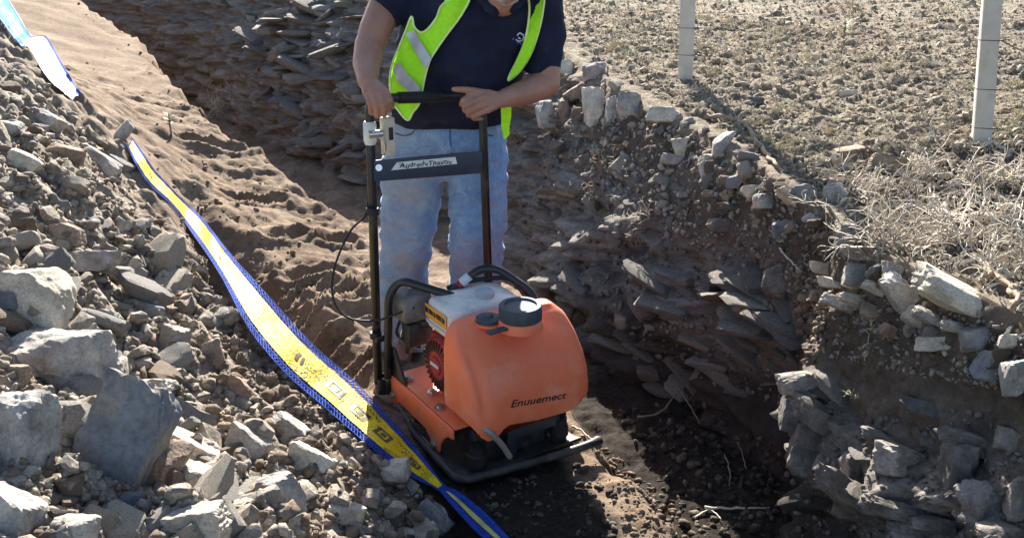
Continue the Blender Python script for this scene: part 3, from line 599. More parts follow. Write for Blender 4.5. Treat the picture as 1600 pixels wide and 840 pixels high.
tag(rubble('field_stones', 1300, [(860, 0), (1600, 0), (1600, 330), (1300, 330), (1150, 215), (930, 100)], 7, 22, M_FCLOD, power=2, persp=True), 'larger dry clods lying about the field', 'soil')
tag(rubble('field_clods', 7000, [(860, 0), (1600, 0), (1600, 330), (1300, 330), (1150, 215), (930, 100)], 2.2, 11, M_FCLOD, power=2.5, persp=True), "dry crumbly clods covering the field", 'soil')

# ------------------------------------------------------------------ plate compactor
YAW = math.radians(33); MR = np.array([math.cos(YAW), math.sin(YAW), 0]); MF = np.array([math.sin(YAW), -math.cos(YAW), 0]); MZ = np.array([0, 0, 1.0])
MO = np.array([.05073, 2.65373, 0])
def M(l, f, z): return MO + MR * l + MF * f + MZ * z
def plane_hit(px, py, n, c): d = ray(px, py); return CAM + d * ((c - (CAM - MO) @ n) / (d @ n))
def Fp(px, py, f): return plane_hit(px, py, MF, f)
def Lp(px, py, l): return plane_hit(px, py, MR, l)
def Zp(px, py, z): return plane_hit(px, py, MZ, z)
def loc_of(p): q = np.asarray(p) - MO; return q @ MR, q @ MF, q[2]
M_OR = plain('orange_paint', (.88, .19, .07), .5, var=.12, scale=5, bumps=.06, dirt=.42, dirtc=(.52, .22, .12), dscale=7)
M_ORT = plain('orange_plastic', (.84, .185, .08), .55, var=.10, scale=4, bumps=.10, dirt=.42, dirtc=(.74, .33, .20), dscale=6)
def scuff(m, c, lo=.6, hi=.66, sc=(30, 30, 8)):
    nt = m.node_tree; bs = nt.nodes['Principled BSDF']; l = bs.inputs['Base Color'].links[0]; co = N(nt, 'TexCoord').outputs['Object']; mp = N(nt, 'Mapping'); mp.inputs['Scale'].default_value = sc; mp.inputs['Rotation'].default_value = (.4, .3, .7); nt.links.new(co, mp.inputs[0])
    a = ramp(nt, noise(nt, 1.0, 10, .75, mp.outputs[0], .8), [(lo, (0, 0, 0)), (hi, (.8, .8, .8))]); b = ramp(nt, noise(nt, 5, 4, .6, co), [(.45, (0, 0, 0)), (.6, (1, 1, 1))])
    nt.links.new(mixc(nt, math_n(nt, 'MULTIPLY', a, b), l.from_socket, c), bs.inputs['Base Color'])
scuff(M_ORT, (.86, .50, .38)); scuff(M_OR, (.20, .15, .12), .55, .62, (14, 14, 14))
M_BLK = plain('black_frame_paint', (.012, .014, .018), .38, var=.3, bumps=.05, dirt=.25, dirtc=(.09, .075, .06), dscale=16)
M_STEEL = plain('worn_dark_steel', (.035, .034, .036), .5, .3, var=.4, bumps=.15, dirt=.5, dirtc=(.12, .10, .08), dscale=12)
M_RUB = plain('black_rubber', (.010, .010, .011), .7)
M_CAP = plain('grey_blue_plastic', (.045, .062, .08), .7, var=.2, dirt=.3, dirtc=(.10, .10, .10))
M_WHT = plain('engine_white_paint', (.68, .67, .62), .4, var=.08, bumps=.05, dirt=.35, dirtc=(.40, .34, .27))
M_RED = plain('engine_red_plastic', (.36, .018, .022), .45, var=.2, dirt=.3, dirtc=(.20, .10, .08))
M_GRYM = plain('grey_casting', (.22, .215, .21), .5, .4, var=.2, bumps=.2, dirt=.4)
M_SILV = plain('bare_metal', (.6, .6, .6), .28, .9, var=.1)
M_BEIGE = plain('beige_plastic', (.50, .45, .36), .55, dirt=.35, dirtc=(.30, .25, .19))
M_HOSE = plain('clear_grey_hose', (.30, .28, .25), .4, dirt=.3)
M_PAPER = plain('paper_sticker', (.62, .66, .68), .6, dirt=.2)
M_INK = plain('black_ink', (.012, .012, .014), .6)
M_YEL = plain('orange_sticker', (.75, .33, .06), .5, dirt=.3)
mach = tag(empty('plate_compactor', M(0, -.3, 0)), "orange plate compactor with black handle standing on the trench floor in front of the worker", 'compactor')
# bottom skid frame and base plate
skid = [M(-.225, -.56, .04), M(-.25, -.35, .03), M(-.262, -.01, .028), Zp(845, 718, .03), Zp(905, 700, .036), Zp(939, 687, .045)]
MB().add(*tube(round_path(skid, .06), .0155, 10)).build('skid_bar', M_STEEL, mach, True)
rings = []
for f, z0, z1, hw in [(-.56, .05, .062, .20), (-.48, .004, .02, .225), (-.10, .004, .02, .235), (-.04, .008, .024, .238), (.0, .022, .038, .24)]:
    rings.append(np.array([M(-hw, f, z0), M(hw, f, z0), M(hw, f, z1), M(-hw, f, z1)]))
bevel(MB().add(*loft(rings)).build('base_plate', M_STEEL, mach), .004)
ex = MB()
ex.add(*tube([M(-.15, -.14, .085), M(.15, -.14, .085)], .055, 20)); ex.add(*tube([M(-.165, -.14, .085), M(-.15, -.14, .085)], .07, 20)); ex.add(*tube([M(.15, -.14, .085), M(.165, -.14, .085)], .07, 20))
ex.add(*box(M(0, -.14, .045), MR * .13, MF * .06, MZ * .03)); ex.build('exciter_housing', M_STEEL, mach, True, 40)
for l, f in [(-.18, -.43), (.18, -.43), (-.17, -.05), (.17, -.05)]: MB().add(*tube([M(l, f, .02), M(l, f, .045), M(l, f, .05), M(l, f, .085), M(l, f, .09), M(l, f, .115)], [.03, .03, .036, .036, .03, .03], 14)).build('rubber_mount', M_RUB, mach, True, 40)
# orange engine deck: top sheet with turned down side plates with lobed ends
def prism(poly, off):
    a = np.array(poly); b = a + off; n = len(a); return np.vstack([a, b]), [tuple(range(n))[::-1], tuple(range(n, 2 * n))] + [(i, (i + 1) % n, n + (i + 1) % n, n + i) for i in range(n)]
side = [(-.585, .135), (-.60, .11), (-.59, .055), (-.56, .045), (-.53, .05), (-.51, .07), (-.30, .065), (-.27, .045), (-.255, .015), (-.23, .003), (-.205, .012), (-.195, .05), (-.165, .09), (-.13, .115), (-.10, .12), (-.10, .15), (-.12, .158), (-.57, .158)]
for s in (-1, 1):
    sp = bevel(MB().add(*prism([M(s * .235, f, z + .012) for f, z in side], MR * (-.010 * s))).build('side_plate', M_OR, mach), .003)
    for f, z in [(-.55, .085), (-.23, .04)]:
        MB().add(*tube([M(s * .236, f, z + .012), M(s * .247, f, z + .012)], [.014, .012], 6)).build('bolt', M_GRYM, sp, False)
dk = MB().add(*box(M(0, -.34, .164), MR * .2225, MF * .235, MZ * .005)).build('engine_deck', M_OR, mach); bevel(dk, .003)
for l, f in [(-.195, -.50), (-.17, -.36), (-.20, -.25)]:
    MB().add(*tube([M(l, f, .171), M(l, f, .178), M(l, f, .178), M(l, f, .186)], [.02, .02, .012, .011], 6)).build('deck_bolt', M_SILV, dk)
# rear foot bracket of the hoop and handle
for s in (-1, 1):
    bevel(MB().add(*prism([M(s * .228, f, z) for f, z in [(-.60, .165), (-.46, .165), (-.545, .285), (-.565, .29), (-.585, .26)]], MR * (-.012 * s))).build('hoop_bracket', M_BLK, mach), .003)
    h = MB().add(*tube([M(s * .25, -.615, .085), M(s * .25, -.615, .15)], .03, 12)).add(*box(M(s * .24, -.6, .12), MR * .012, MF * .03, MZ * .03)).build('handle_pivot', M_BLK, mach, True, 40)
    MB().add(*tube([M(s * .265, -.615, .12), M(s * .285, -.615, .12)], .011, 6)).build('bolt', M_SILV, h)
# handle: two posts and a top bar
HL0, HL1 = Fp(591, 598, -.615), Fp(577, 154, -.64); HR1 = Fp(753, 150, -.64); HR0 = M(.235, -.615, .13)
MB().add(*tube(round_path([HL0, HL1, HR1, HR0], .045), .0165, 14)).build('handle_frame', M_BLK, mach, True)
MB().add(*tube([HL1 + (HR1 - HL1) * .24, HL1 + (HR1 - HL1) * .62], .0205, 14)).build('handle_grip', M_RUB, mach, True, 40)
cp = [Fp(583, 250, -.625), Fp(583, 283, -.625), Fp(752, 270, -.625), Fp(752, 236, -.625)]
cpo = bevel(MB().add(*prism(cp, MF * .010)).build('cross_plate', plain('navy_plate_paint', (.022, .034, .06), .5, dirt=.3, dirtc=(.07, .07, .08)), mach), .002)
lb = [Fp(611, 266, -.613), Fp(620, 253.5, -.613), Fp(711, 245, -.613), Fp(714, 256, -.613)]
lbo = MB().add(*prism(lb[::-1], MF * .0015)).build('name_label', M_PAPER, cpo)
def text(name, s, p0, p1, height, mat, parent, shear=0, bold=.0, tree=None, outn=None, lift=.002, wob=False, up=None):
    cu = bpy.data.curves.new(name, 'FONT'); cu.body = s; cu.size = 1; cu.shear = shear; cu.offset = bold; cu.resolution_u = 3; cu.extrude = 0
    tmp = bpy.data.objects.new('tmp', cu); COL.objects.link(tmp); dg = bpy.context.evaluated_depsgraph_get(); me = bpy.data.meshes.new_from_object(tmp.evaluated_get(dg)); bpy.data.objects.remove(tmp)
    bm = bmesh.new(); bm.from_mesh(me); bmesh.ops.triangulate(bm, faces=bm.faces); bmesh.ops.subdivide_edges(bm, edges=[e for e in bm.edges if e.calc_length() > .25], cuts=2); bm.to_mesh(me); bm.free()
    co = np.array([v.co[:] for v in me.vertices]); w = co[:, 0].max() - co[:, 0].min(); x = (co[:, 0] - co[:, 0].min()) / w; y = co[:, 1] / .7
    p0, p1 = np.asarray(p0), np.asarray(p1); u = np.asarray(up if up is not None else MZ); q = p0 + (p1 - p0) * x[:, None] + u * (y * height)[:, None]
    for v, c in zip(me.vertices, q):
        if tree is not None:
            l, n, i, d = tree.ray_cast(Vector(c + outn * .3), Vector(-outn)); c = np.array(l) + outn * lift if l else c
        v.co = c
    if wob:
        q2 = np.array([v.co[:] for v in me.vertices]); t_ = (q2 - p0) @ (p1 - p0) / ((p1 - p0) @ (p1 - p0)); dz = height * (.10 * np.sin(t_ * 31) + .07 * np.sin(t_ * 67 + 1)); dx = height * .08 * np.sin(t_ * 43 + q2[:, 2] * 300)
        for v, a_, b_ in zip(me.vertices, dz, dx): v.co = np.array(v.co) + MZ * a_ + (p1 - p0) / np.linalg.norm(p1 - p0) * b_
    me.materials.clear(); me.materials.append(mat); return link(name, me, parent)
text('handwriting', "AudreduTpaxou", Fp(624, 263, -.610), Fp(706, 255.5, -.610), .018, M_INK, lbo, .1, .012, wob=True)
MB().add(*tube([Fp(592, 262, -.615), Fp(592, 262, -.608)], .012, 12)).build('rivet', M_SILV, cpo)
# throttle lever, clamp and beige lever box on the left post
ax = (HL0 - HL1) / np.linalg.norm(HL0 - HL1); c0 = Fp(578, 207, -.638)
cl = MB().add(*tube([c0 - ax * .038, c0 - ax * .03, c0 + ax * .03, c0 + ax * .042], [.019, .023, .023, .018], 12)).build('clamp', plain('whitish_clamp', (.62, .62, .6), .45, dirt=.35), mach, True, 40)
MB().add(*tube([c0 + MF * .03 - MR * .02, c0 + MF * .035 + MR * .03], .013, 10)).build('clamp_screw', M_SILV, cl, True, 40)
b0 = Fp(606, 213, -.625); bx = bevel(MB().add(*box(b0, MR * .022, MF * .018, MZ * .068)).build('lever_box', M_BEIGE, mach), .006, 3)
bevel(MB().add(*box(b0 + MF * .0185 + MZ * .012 + MR * .004, MR * .008, MF * .002, MZ * .022)).build('slot', M_INK, bx), .001)
MB().add(*tube([b0 + MZ * .065 - MR * .01, b0 + MZ * .078 - MR * .005, b0 + MZ * .078 + MR * .016], .008, 8)).build('lever', M_BEIGE, bx, True, 40)
MB().add(*tube(smooth_path([c0 + MF * .03, c0 + MF * .035 + MR * .035 - MZ * .03, b0 - MZ * .06 - MR * .02 + MF * .01]), .005, 6)).build('lever_link', M_SILV, mach, True)
cab = [Fp(573, 332, -.63), Fp(548, 360, -.62), Fp(525, 410, -.6), Fp(519, 455, -.58), Fp(530, 485, -.56), Fp(552, 499, -.55), Fp(590, 500, -.54), Fp(625, 488, -.5), Fp(648, 480, -.48)]
MB().add(*tube(smooth_path([c0 + ax * .04 - MR * .01, Fp(574, 280, -.655)] + cab), .0042, 6)).build('throttle_cable', M_RUB, mach, True)
for py in (330, 523): q = Fp(587 if py > 400 else 582, py, -.62); MB().add(*tube([q - ax * .012, q + ax * .012], .022, 12)).build('cable_tie', M_RUB, mach, True, 40)
q = Fp(598, 527, -.6); bevel(MB().add(*box(q, MR * .03, MF * .012, MZ * .012)).build('handle_stop', M_BLK, mach), .003)
# protective hoops
hp = [M(-.243, -.575, .16), Fp(607, 462, -.55), Fp(624, 437, -.53), Fp(716, 465, -.40), Fp(744, 486, -.31), M(-.10, -.26, .46)]
MB().add(*tube(round_path([hp[0], hp[1], hp[2], hp[3], hp[4], hp[5]], .07), .0155, 12)).build('guard_hoop', M_BLK, mach, True)
hp = [M(-.06, -.52, .42), Fp(706, 456, -.48), Fp(748, 420, -.46), Fp(777, 419, -.42), Fp(828, 453, -.32), Fp(841, 476, -.27), M(.20, -.24, .40)]
hr = MB().add(*tube(round_path(hp, .05), .0155, 12)).build('guard_hoop', M_BLK, mach, True)
MB().add(*tube(round_path([M(-.02, -.5, .5), Fp(738, 437, -.50), Fp(800, 432, -.4), Fp(826, 470, -.3)], .05), .009, 8)).build('guard_brace', M_BLK, mach, True)
a, b = Fp(716, 447, -.462), Fp(733, 431, -.448); st = MB().add(*tube([a, b], .0175, 12)).build('hoop_sticker', M_PAPER, hr, True)
MB().add(*tube([a, a + (b - a) * .3], .0182, 12)).build('red_band', M_RED, st, True)
# water tank / hood
def tank():
    H_, U_ = 26, 96; rings = []
    prof = [(.16, .006), (.20, .012), (.24, .013), (.30, .003), (.35, -.022), (.40, -.060), (.44, -.098), (.478, -.140), (.497, -.172)]
    wid = [(.16, .25), (.25, .257), (.35, .253), (.42, .248), (.47, .236), (.497, .21)]
    pf = lambda z: np.interp(z, *zip(*prof)); wf = lambda z: np.interp(z, *zip(*wid))
    def bot(l): return np.interp(l, [-.27, -.25, -.225, -.20, -.165, -.145, -.12, -.09, .175, .195, .205, .26], [.235, .215, .172, .152, .154, .178, .20, .180, .166, .176, .205, .212])
    zs = list(np.linspace(0, 1, H_))
    for k, t in enumerate(zs):
        ring = []
        for i in range(U_):
            a = 2 * math.pi * i / U_; ca, sa = math.cos(a), math.sin(a); e = .28
            lx = np.sign(ca) * abs(ca) ** e; fx = np.sign(sa) * abs(sa) ** e
            lb_ = lx * .255 + .006; fr = (fx + 1) / 2
            z0 = bot(lb_) * fr + .215 * (1 - fr); z = z0 + (.497 - z0) * t
            f = -.235 + (pf(z) + .235) * fr; l = lx * (wf(z) - .014) + .034
            f += .010 * fr * math.exp(-((l + .205) / .03) ** 2) * 0
            crease = -.012 * math.exp(-((l + .165) / .02) ** 2) * fr * sstep(.2, .3, z) * sstep(.47, .40, z); f += crease
            ring.append(M(l, f, z))
        rings.append(np.array(ring))
    top = rings[-1]; c = top.mean(0)
    for s, dz in ((.93, .004), (.6, .007), (.15, .008)): rings.append(c + (top - c) * s + MZ * dz)
    v, f = loft(rings); return obj('water_tank', v, f, M_ORT, mach, True, 55)
tk = tank(); TK = bvh_of(tk)
capc = loc_of(Zp(813, 498, .515)); cl_, cf_ = capc[0], capc[1]
MB().add(*tube([M(cl_, cf_, .485), M(cl_, cf_, .512), M(cl_, cf_, .518)], [.078, .075, .070], 28)).build('filler_neck', M_ORT, tk, True, 40)
rings = []; nn = 72
for rr, z in [(.0705, .518), (.072, .522), (.072, .562), (.069, .568), (.056, .569), (.053, .562), (.02, .562), (.001, .562)]:
    k = np.arange(nn); rad = rr + (.0022 * ((k // 3) % 2) if .520 < z < .565 and rr > .071 else 0); a = 2 * np.pi * k / nn
    rings.append(np.stack([M(cl_ + rad[i] * math.cos(a[i]) if hasattr(rad, '__len__') else cl_ + rad * math.cos(a[i]), cf_ + (rad[i] if hasattr(rad, '__len__') else rad) * math.sin(a[i]), z) for i in range(nn)]))
v, f = loft(rings); obj('filler_cap', v, f, M_CAP, tk, True, 35)
c2 = loc_of(Zp(763, 497, .51)); MB().add(*tube([M(c2[0], c2[1], .49), M(c2[0], c2[1], .50)], .045, 20)).build('vent_neck', M_ORT, tk, True, 40)
MB().add(*tube([M(c2[0], c2[1], .50), M(c2[0], c2[1], .514), M(c2[0], c2[1], .518), M(c2[0], c2[1], .526)], [.043, .043, .018, .015], 20)).build('vent_cap', M_CAP, tk, True, 40)
bevel(MB().add(*box(M(cl_ - .1, cf_ + .02, .506), MR * .04, MF * .012, MZ * .005)).build('cap_strap', M_CAP, tk), .002)
text('tank_lettering', "Enuuemect", Fp(803, 640, .03), Fp(890, 624, .03), .024, M_INK, tk, .35, .012, TK, MF, .0015)
# water outlet, hose, front bracket
o = Fp(748, 664, -.02); vo = MB().add(*tube([o - MF * .05, o + MF * .01], .014, 10)).build('outlet_valve', M_GRYM, mach, True, 40)
MB().add(*tube([o + MF * .005, o + MF * .01 - MZ * .03 - MR * .005], .008, 8)).build('valve_lever', M_RED, vo, True)
MB().add(*tube(smooth_path([o + MF * .01, Fp(766, 676, .012), Fp(784, 694, .014), Fp(797, 714, .012)]), .0105, 10)).build('water_hose', M_HOSE, mach, True)
M_BRK = plain('blue_black_paint', (.02, .033, .05), .4, dirt=.3, dirtc=(.10, .09, .08), dscale=14)
pl = [(-.055, .175), (.165, .175), (.165, .035), (.14, .035), (.14, .098), (-.02, .098), (-.02, .035), (-.055, .035)]
bevel(MB().add(*prism([M(l, -.045, z) for l, z in pl][::-1], MF * .012)).build('front_bracket', M_BRK, mach), .002)
bevel(MB().add(*box(M(.19, -.08, .11), MR * .022, MF * .02, MZ * .07)).build('bracket_post', M_STEEL, mach), .003)
bevel(MB().add(*box(M(-.095, -.09, .12), MR * .03, MF * .02, MZ * .075)).build('bracket_post', M_STEEL, mach), .003)
# engine
eng = MB().add(*box(M(.03, -.36, .25), MR * .12, MF * .09, MZ * .085)).add(*box(M(0, -.36, .355), MR * .11, MF * .08, MZ * .03)).build('engine_block', M_GRYM, mach); bevel(eng, .01, 2)
def rbox(l0, l1, f0, f1, z0, z1, e=.3, taper=.9, n=40, dome=.012):
    rings = []
    for t, sc in [(0, .94), (.06, 1), (.7, 1), (.88, .97), (.97, .9), (1, .8)]:
        a = np.arange(n) * 2 * np.pi / n; x = np.sign(np.cos(a)) * np.abs(np.cos(a)) ** e; y = np.sign(np.sin(a)) * np.abs(np.sin(a)) ** e
        rings.append(np.array([M((l0 + l1) / 2 + (l1 - l0) / 2 * sc * p, (f0 + f1) / 2 + (f1 - f0) / 2 * sc * q, z0 + (z1 - z0) * t) for p, q in zip(x, y)]))
    c = rings[-1].mean(0); rings.append(c + (rings[-1] - c) * .4 + MZ * dome); return loft(rings)
ft = obj('fuel_tank', *rbox(-.135, .165, -.47, -.265, .395, .508), M_WHT, mach, True, 50)
MB().add(*rbox(-.143, .173, -.478, -.257, .418, .426)).build('tank_seam', M_WHT, ft, True, 50)
fc = loc_of(Zp(757, 461, .515)); MB().add(*tube([M(fc[0], fc[1], .505), M(fc[0], fc[1], .53), M(fc[0], fc[1], .535)], [.036, .036, .03], 20)).build('fuel_cap', plain('grey_cap', (.35, .40, .44), .5, dirt=.3), ft, True, 40)
sx = -.1365
MB().add(*prism([M(sx, f, z) for f, z in [(-.455, .485), (-.455, .435), (-.30, .435), (-.30, .485)]], MR * -.0015)).build('tank_sticker', M_YEL, ft)
sp_ = MB()
for k, (fa, fb) in enumerate([(-.452, -.43), (-.425, -.395), (-.39, -.375), (-.37, -.335), (-.33, -.31)]): sp_.add(*prism([M(sx - .0016, f, z) for f, z in [(fa, .474), (fa, .452 + .003 * (k % 2)), (fb, .454), (fb, .473 - .003 * (k % 3))]], MR * -.0008))
sp_.build('sticker_print', M_INK, ft)
hs = MB().add(*box(M(-.11, -.35, .36), MR * .03, MF * .075, MZ * .03)).build('fan_housing', M_RED, mach); bevel(hs, .012, 3)
fcx, fz = -.345, .285
fan = MB().add(*tube([M(-.08, fcx, fz), M(-.13, fcx, fz), M(-.152, fcx, fz), M(-.158, fcx, fz)], [.108, .108, .098, .05], 36)).build('recoil_cover', M_RED, mach, True, 35)
for k in range(28):
    a = 2 * math.pi * k / 28; dr = MF * math.cos(a) + MZ * math.sin(a); dt = -MF * math.sin(a) + MZ * math.cos(a)
    MB().add(*box(M(-.1565, fcx, fz) + dr * .073, dr * .020, dt * .0034, MR * .0022)).build('fan_slot', M_INK, fan)
ctr = MB().add(*tube([M(-.156, fcx, fz), M(-.164, fcx, fz)], [.036, .033], 20)).build('recoil_hub', M_RED, fan, True, 40)
bevel(MB().add(*box(M(-.166, fcx, fz + .004), MF * .028, MZ * .006, MR * .003)).build('pull_grip', M_PAPER, ctr), .002)
for k in range(4):
    MB().add(*box(M(-.1515, fcx + .05, fz + .085 - k * .012) + MF * (.015 + .004 * k), MF * .02 + MZ * .008, MR * .002, MZ * .003)).build('vent_slot', M_INK, fan)
af = obj('air_filter', *rbox(-.21, -.09, -.60, -.48, .405, .505, e=.28), plain('grey_dusty_plastic', (.10, .10, .105), .6, var=.25, dirt=.45, dirtc=(.30, .27, .23)), mach, True, 50)
MB().add(*tube([M(-.15, -.54, .51), M(-.15, -.54, .53)], [.014, .012], 8)).build('wing_nut', M_SILV, af)
cb = MB().add(*box(M(-.14, -.52, .345), MR * .05, MF * .03, MZ * .045)).add(*tube([M(-.14, -.52, .38), M(-.07, -.46, .39)], .022, 10)).add(*tube([M(-.17, -.53, .33), M(-.175, -.535, .26)], .013, 8)).build('carburettor', M_STEEL, mach); bevel(cb, .006)
MB().add(*tube(smooth_path([M(-.19, -.55, .40), M(-.205, -.56, .34), M(-.18, -.53, .31), M(-.14, -.5, .29)]), .006, 6)).build('fuel_line', M_RUB, mach, True)
MB().add(*tube([M(-.19, -.545, .37), M(-.20, -.55, .30)], .005, 6)).build('linkage_rod', M_SILV, mach, True)
muf = MB().add(*box(M(.13, -.42, .40), MR * .05, MF * .08, MZ * .07)).build('muffler', M_STEEL, mach); bevel(muf, .012, 2)

# ------------------------------------------------------------------ person
def capsule(p0, r0, p1, r1, n=16, flat0=False, flat1=False):
    p0, p1 = np.asarray(p0, float), np.asarray(p1, float); d = p1 - p0; d /= np.linalg.norm(d); pts, rs = [], []
    if flat0: pts.append(p0); rs.append(r0)
    else:
        for a in (80, 60, 40, 20, 0): pts.append(p0 - d * r0 * math.sin(math.radians(a))); rs.append(r0 * math.cos(math.radians(a)))
    if flat1: pts.append(p1); rs.append(r1)
    else:
        for a in (0, 20, 40, 60, 80): pts.append(p1 + d * r1 * math.sin(math.radians(a))); rs.append(r1 * math.cos(math.radians(a)))
    u, w, d = frame_of(d); a = np.arange(n) * 2 * np.pi / n
    return loft([p + r * (np.outer(np.cos(a), u) + np.outer(np.sin(a), w)) for p, r in zip(pts, rs)])
def ellipsoid(c, A, n=3):   # A columns are half axes
    v, f = ICO[n]; return v @ np.asarray(A).T + np.asarray(c), f
def chain(pts, rs): return [capsule(pts[i], rs[i], pts[i + 1], rs[i + 1]) for i in range(len(pts) - 1)]
def sections(secs, n=28, e=.85):   # (px, py, y, half width px, half depth m)
    rings = []; a = np.arange(n) * 2 * np.pi / n
    for px, py, y, hw, dp in secs:
        c = P(px, py, y); w = px_m(hw, c); x = np.sign(np.cos(a)) * np.abs(np.cos(a)) ** e; yv = np.sign(np.sin(a)) * np.abs(np.sin(a)) ** e
        rings.append(c + np.outer(x * w, RT) + np.outer(yv * dp, np.array([0, 1.0, 0])))
    return loft(rings)
def remesh(name, prims, voxel, it, mat, parent, disp=None):
    mb_v, mb_f, b = [], [], 0
    for v, f in prims: mb_v.append(np.asarray(v)); mb_f += [tuple(int(q) + b for q in t) for t in f]; b += len(v)
    o = bpy.data.objects.new('tmp', mesh_of('tmp', np.vstack(mb_v), mb_f)); COL.objects.link(o)
    bm = bmesh.new(); bm.from_mesh(o.data); bmesh.ops.recalc_face_normals(bm, faces=bm.faces); bm.to_mesh(o.data); bm.free()
    m = o.modifiers.new('r', 'REMESH'); m.mode = 'VOXEL'; m.voxel_size = voxel
    if it: s = o.modifiers.new('s', 'SMOOTH'); s.iterations = it; s.factor = .5
    me = bpy.data.meshes.new_from_object(o.evaluated_get(bpy.context.evaluated_depsgraph_get())); bpy.data.objects.remove(o); me.name = name
    if disp:
        co = np.empty(len(me.vertices) * 3, np.float32); me.vertices.foreach_get('co', co); co = co.reshape(-1, 3).astype(float)
        no = np.empty(len(me.vertices) * 3, np.float32); me.vertex_normals.foreach_get('vector', no); co += no.reshape(-1, 3) * disp(co)[:, None]; me.vertices.foreach_set('co', co.astype(np.float32).ravel())
    me.materials.clear(); me.materials.append(mat); me.shade_smooth(); me.update(); return link(name, me, parent)
def skin_mat():
    m, nt, bs = nodes('tanned_skin'); co = N(nt, 'TexCoord').outputs['Object']
    c = ramp(nt, noise(nt, 9, 6, .6, co), [(.3, (.27, .13, .088)), (.7, (.40, .205, .145))]); c = mixc(nt, 1.0, c, ramp(nt, noise(nt, 160, 3, .6, co), [(.3, (.86, .84, .83)), (.6, (1.05, 1.04, 1.03))]), 'MULTIPLY')
    nt.links.new(c, bs.inputs['Base Color']); bs.inputs['Roughness'].default_value = .5; bs.inputs['Subsurface Weight'].default_value = .12; bs.inputs['Subsurface Radius'].default_value = (.01, .004, .002)
    bump(nt, bs, noise(nt, 220, 4, .6, co), .25, .002); return m
def denim_mat():
    m, nt, bs = nodes('dusty_denim'); co = N(nt, 'TexCoord').outputs['Object']
    c = ramp(nt, noise(nt, 16, 9, .72, co, .6), [(.3, (.12, .22, .42)), (.5, (.185, .31, .52)), (.72, (.31, .44, .62))])
    wv = N(nt, 'TexNoise'); mp = N(nt, 'Mapping'); mp.inputs['Scale'].default_value = (60, 60, 14); nt.links.new(co, mp.inputs[0]); nt.links.new(mp.outputs[0], wv.inputs['Vector']); wv.inputs['Scale'].default_value = 6; wv.inputs['Detail'].default_value = 6
    c = mixc(nt, 1.0, c, ramp(nt, wv.outputs[0], [(.3, (.70, .72, .76)), (.7, (1.22, 1.2, 1.16))]), 'MULTIPLY')
    at = N(nt, 'Attribute', attribute_name='dust').outputs['Fac']
    d = math_n(nt, 'MULTIPLY', at, ramp(nt, noise(nt, 22, 9, .75, co), [(.36, (.25, .25, .25)), (.6, (1, 1, 1))])); c = mixc(nt, d, c, (.36, .30, .25))
    nt.links.new(c, bs.inputs['Base Color']); bs.inputs['Roughness'].default_value = .9; bs.inputs['Specular IOR Level'].default_value = .2; bs.inputs['Sheen Weight'].default_value = .2
    bump(nt, bs, math_n(nt, 'ADD', noise(nt, 30, 6, .6, co), wv.outputs[0]), .35, .004); return m
M_SKIN, M_DENIM = skin_mat(), denim_mat()
M_POLO = plain('navy_polo_cotton', (.012, .016, .040), .85, var=.25, scale=14, bumps=.15, spec=.2, dirt=.12, dirtc=(.05, .045, .05))
M_VEST = plain('fluorescent_mesh', (.40, .90, .02), .6, var=.08, scale=60, bumps=.25, spec=.3)
M_REFL = plain('reflective_tape', (.42, .44, .50), .35, .3, var=.12, scale=40, bumps=.1)
M_PIPE = plain('pale_piping', (.72, .88, .35), .6)
M_HAIR = plain('grey_hair', (.13, .115, .10), .7, var=.5, scale=80, bumps=.6)
M_BEARD = plain('grey_beard', (.40, .37, .34), .75, var=.4, scale=90, bumps=.7)
M_BOOT = plain('dusty_boot_leather', (.06, .042, .03), .7, dirt=.5, dirtc=(.22, .17, .12))
M_EYE = plain('eye', (.7, .68, .65), .2); M_IRIS = plain('iris', (.06, .035, .02), .2)
feet_c = P(690, 560, 3.55); man = tag(empty('person', (feet_c[0], 3.52, .03)), "worker in navy polo shirt, green vest and jeans gripping the handle of the compactor", 'person')
SL, SR = P(628, -22, 3.36), P(845, -20, 3.36); EL, ER = P(577, 72, 3.20), P(853, 130, 3.33); WL, WR = P(574, 127, 3.03), P(784, 155, 3.17)
HIPL, HIPR = P(655, 215, 3.52), P(745, 215, 3.52); KL, KR = P(637, 375, 3.46), P(745, 375, 3.46); AL, AR = P(629, 528, 3.53), P(738, 532, 3.53)
HC = P(797, -62, 3.10)                                   # centre of the head
hf = np.array([.25, -.80, -.55]); hf /= np.linalg.norm(hf)     # face direction: down toward the machine
hx = np.cross(hf, np.array([0.10, 0, 1])); hx /= np.linalg.norm(hx); hu = np.cross(hx, hf)
def hd(x, f, u): return HC + hx * x + hf * f + hu * u
prims = []
prims += chain([P(700, 210, 3.52), P(705, 120, 3.5), P(735, 20, 3.42), P(742, -10, 3.36)], [.13, .15, .15, .11])
prims += [capsule(SL, .06, SR, .06), capsule(P(745, -10, 3.36), .075, P(785, -32, 3.2), .066), capsule(P(760, -8, 3.33), .07, P(786, 2, 3.19), .052), capsule(P(785, -32, 3.2), .064, HC - hf * .03 - hu * .05, .06)]
prims += chain([SL, P(600, 15, 3.30), P(585, 50, 3.235), EL], [.066, .060, .056, .050]) + chain([EL, P(573, 100, 3.13), WL], [.052, .049, .033])
prims += chain([SR, P(850, 70, 3.38), ER], [.07, .062, .053]) + chain([ER, P(825, 143, 3.27), WR], [.053, .048, .032])
for h, k, a in ((HIPL, KL, AL), (HIPR, KR, AR)): prims += chain([h, k, a], [.085, .058, .045]) + [capsule(a, .042, a + np.array([0, -.14, -.04]), .035)]
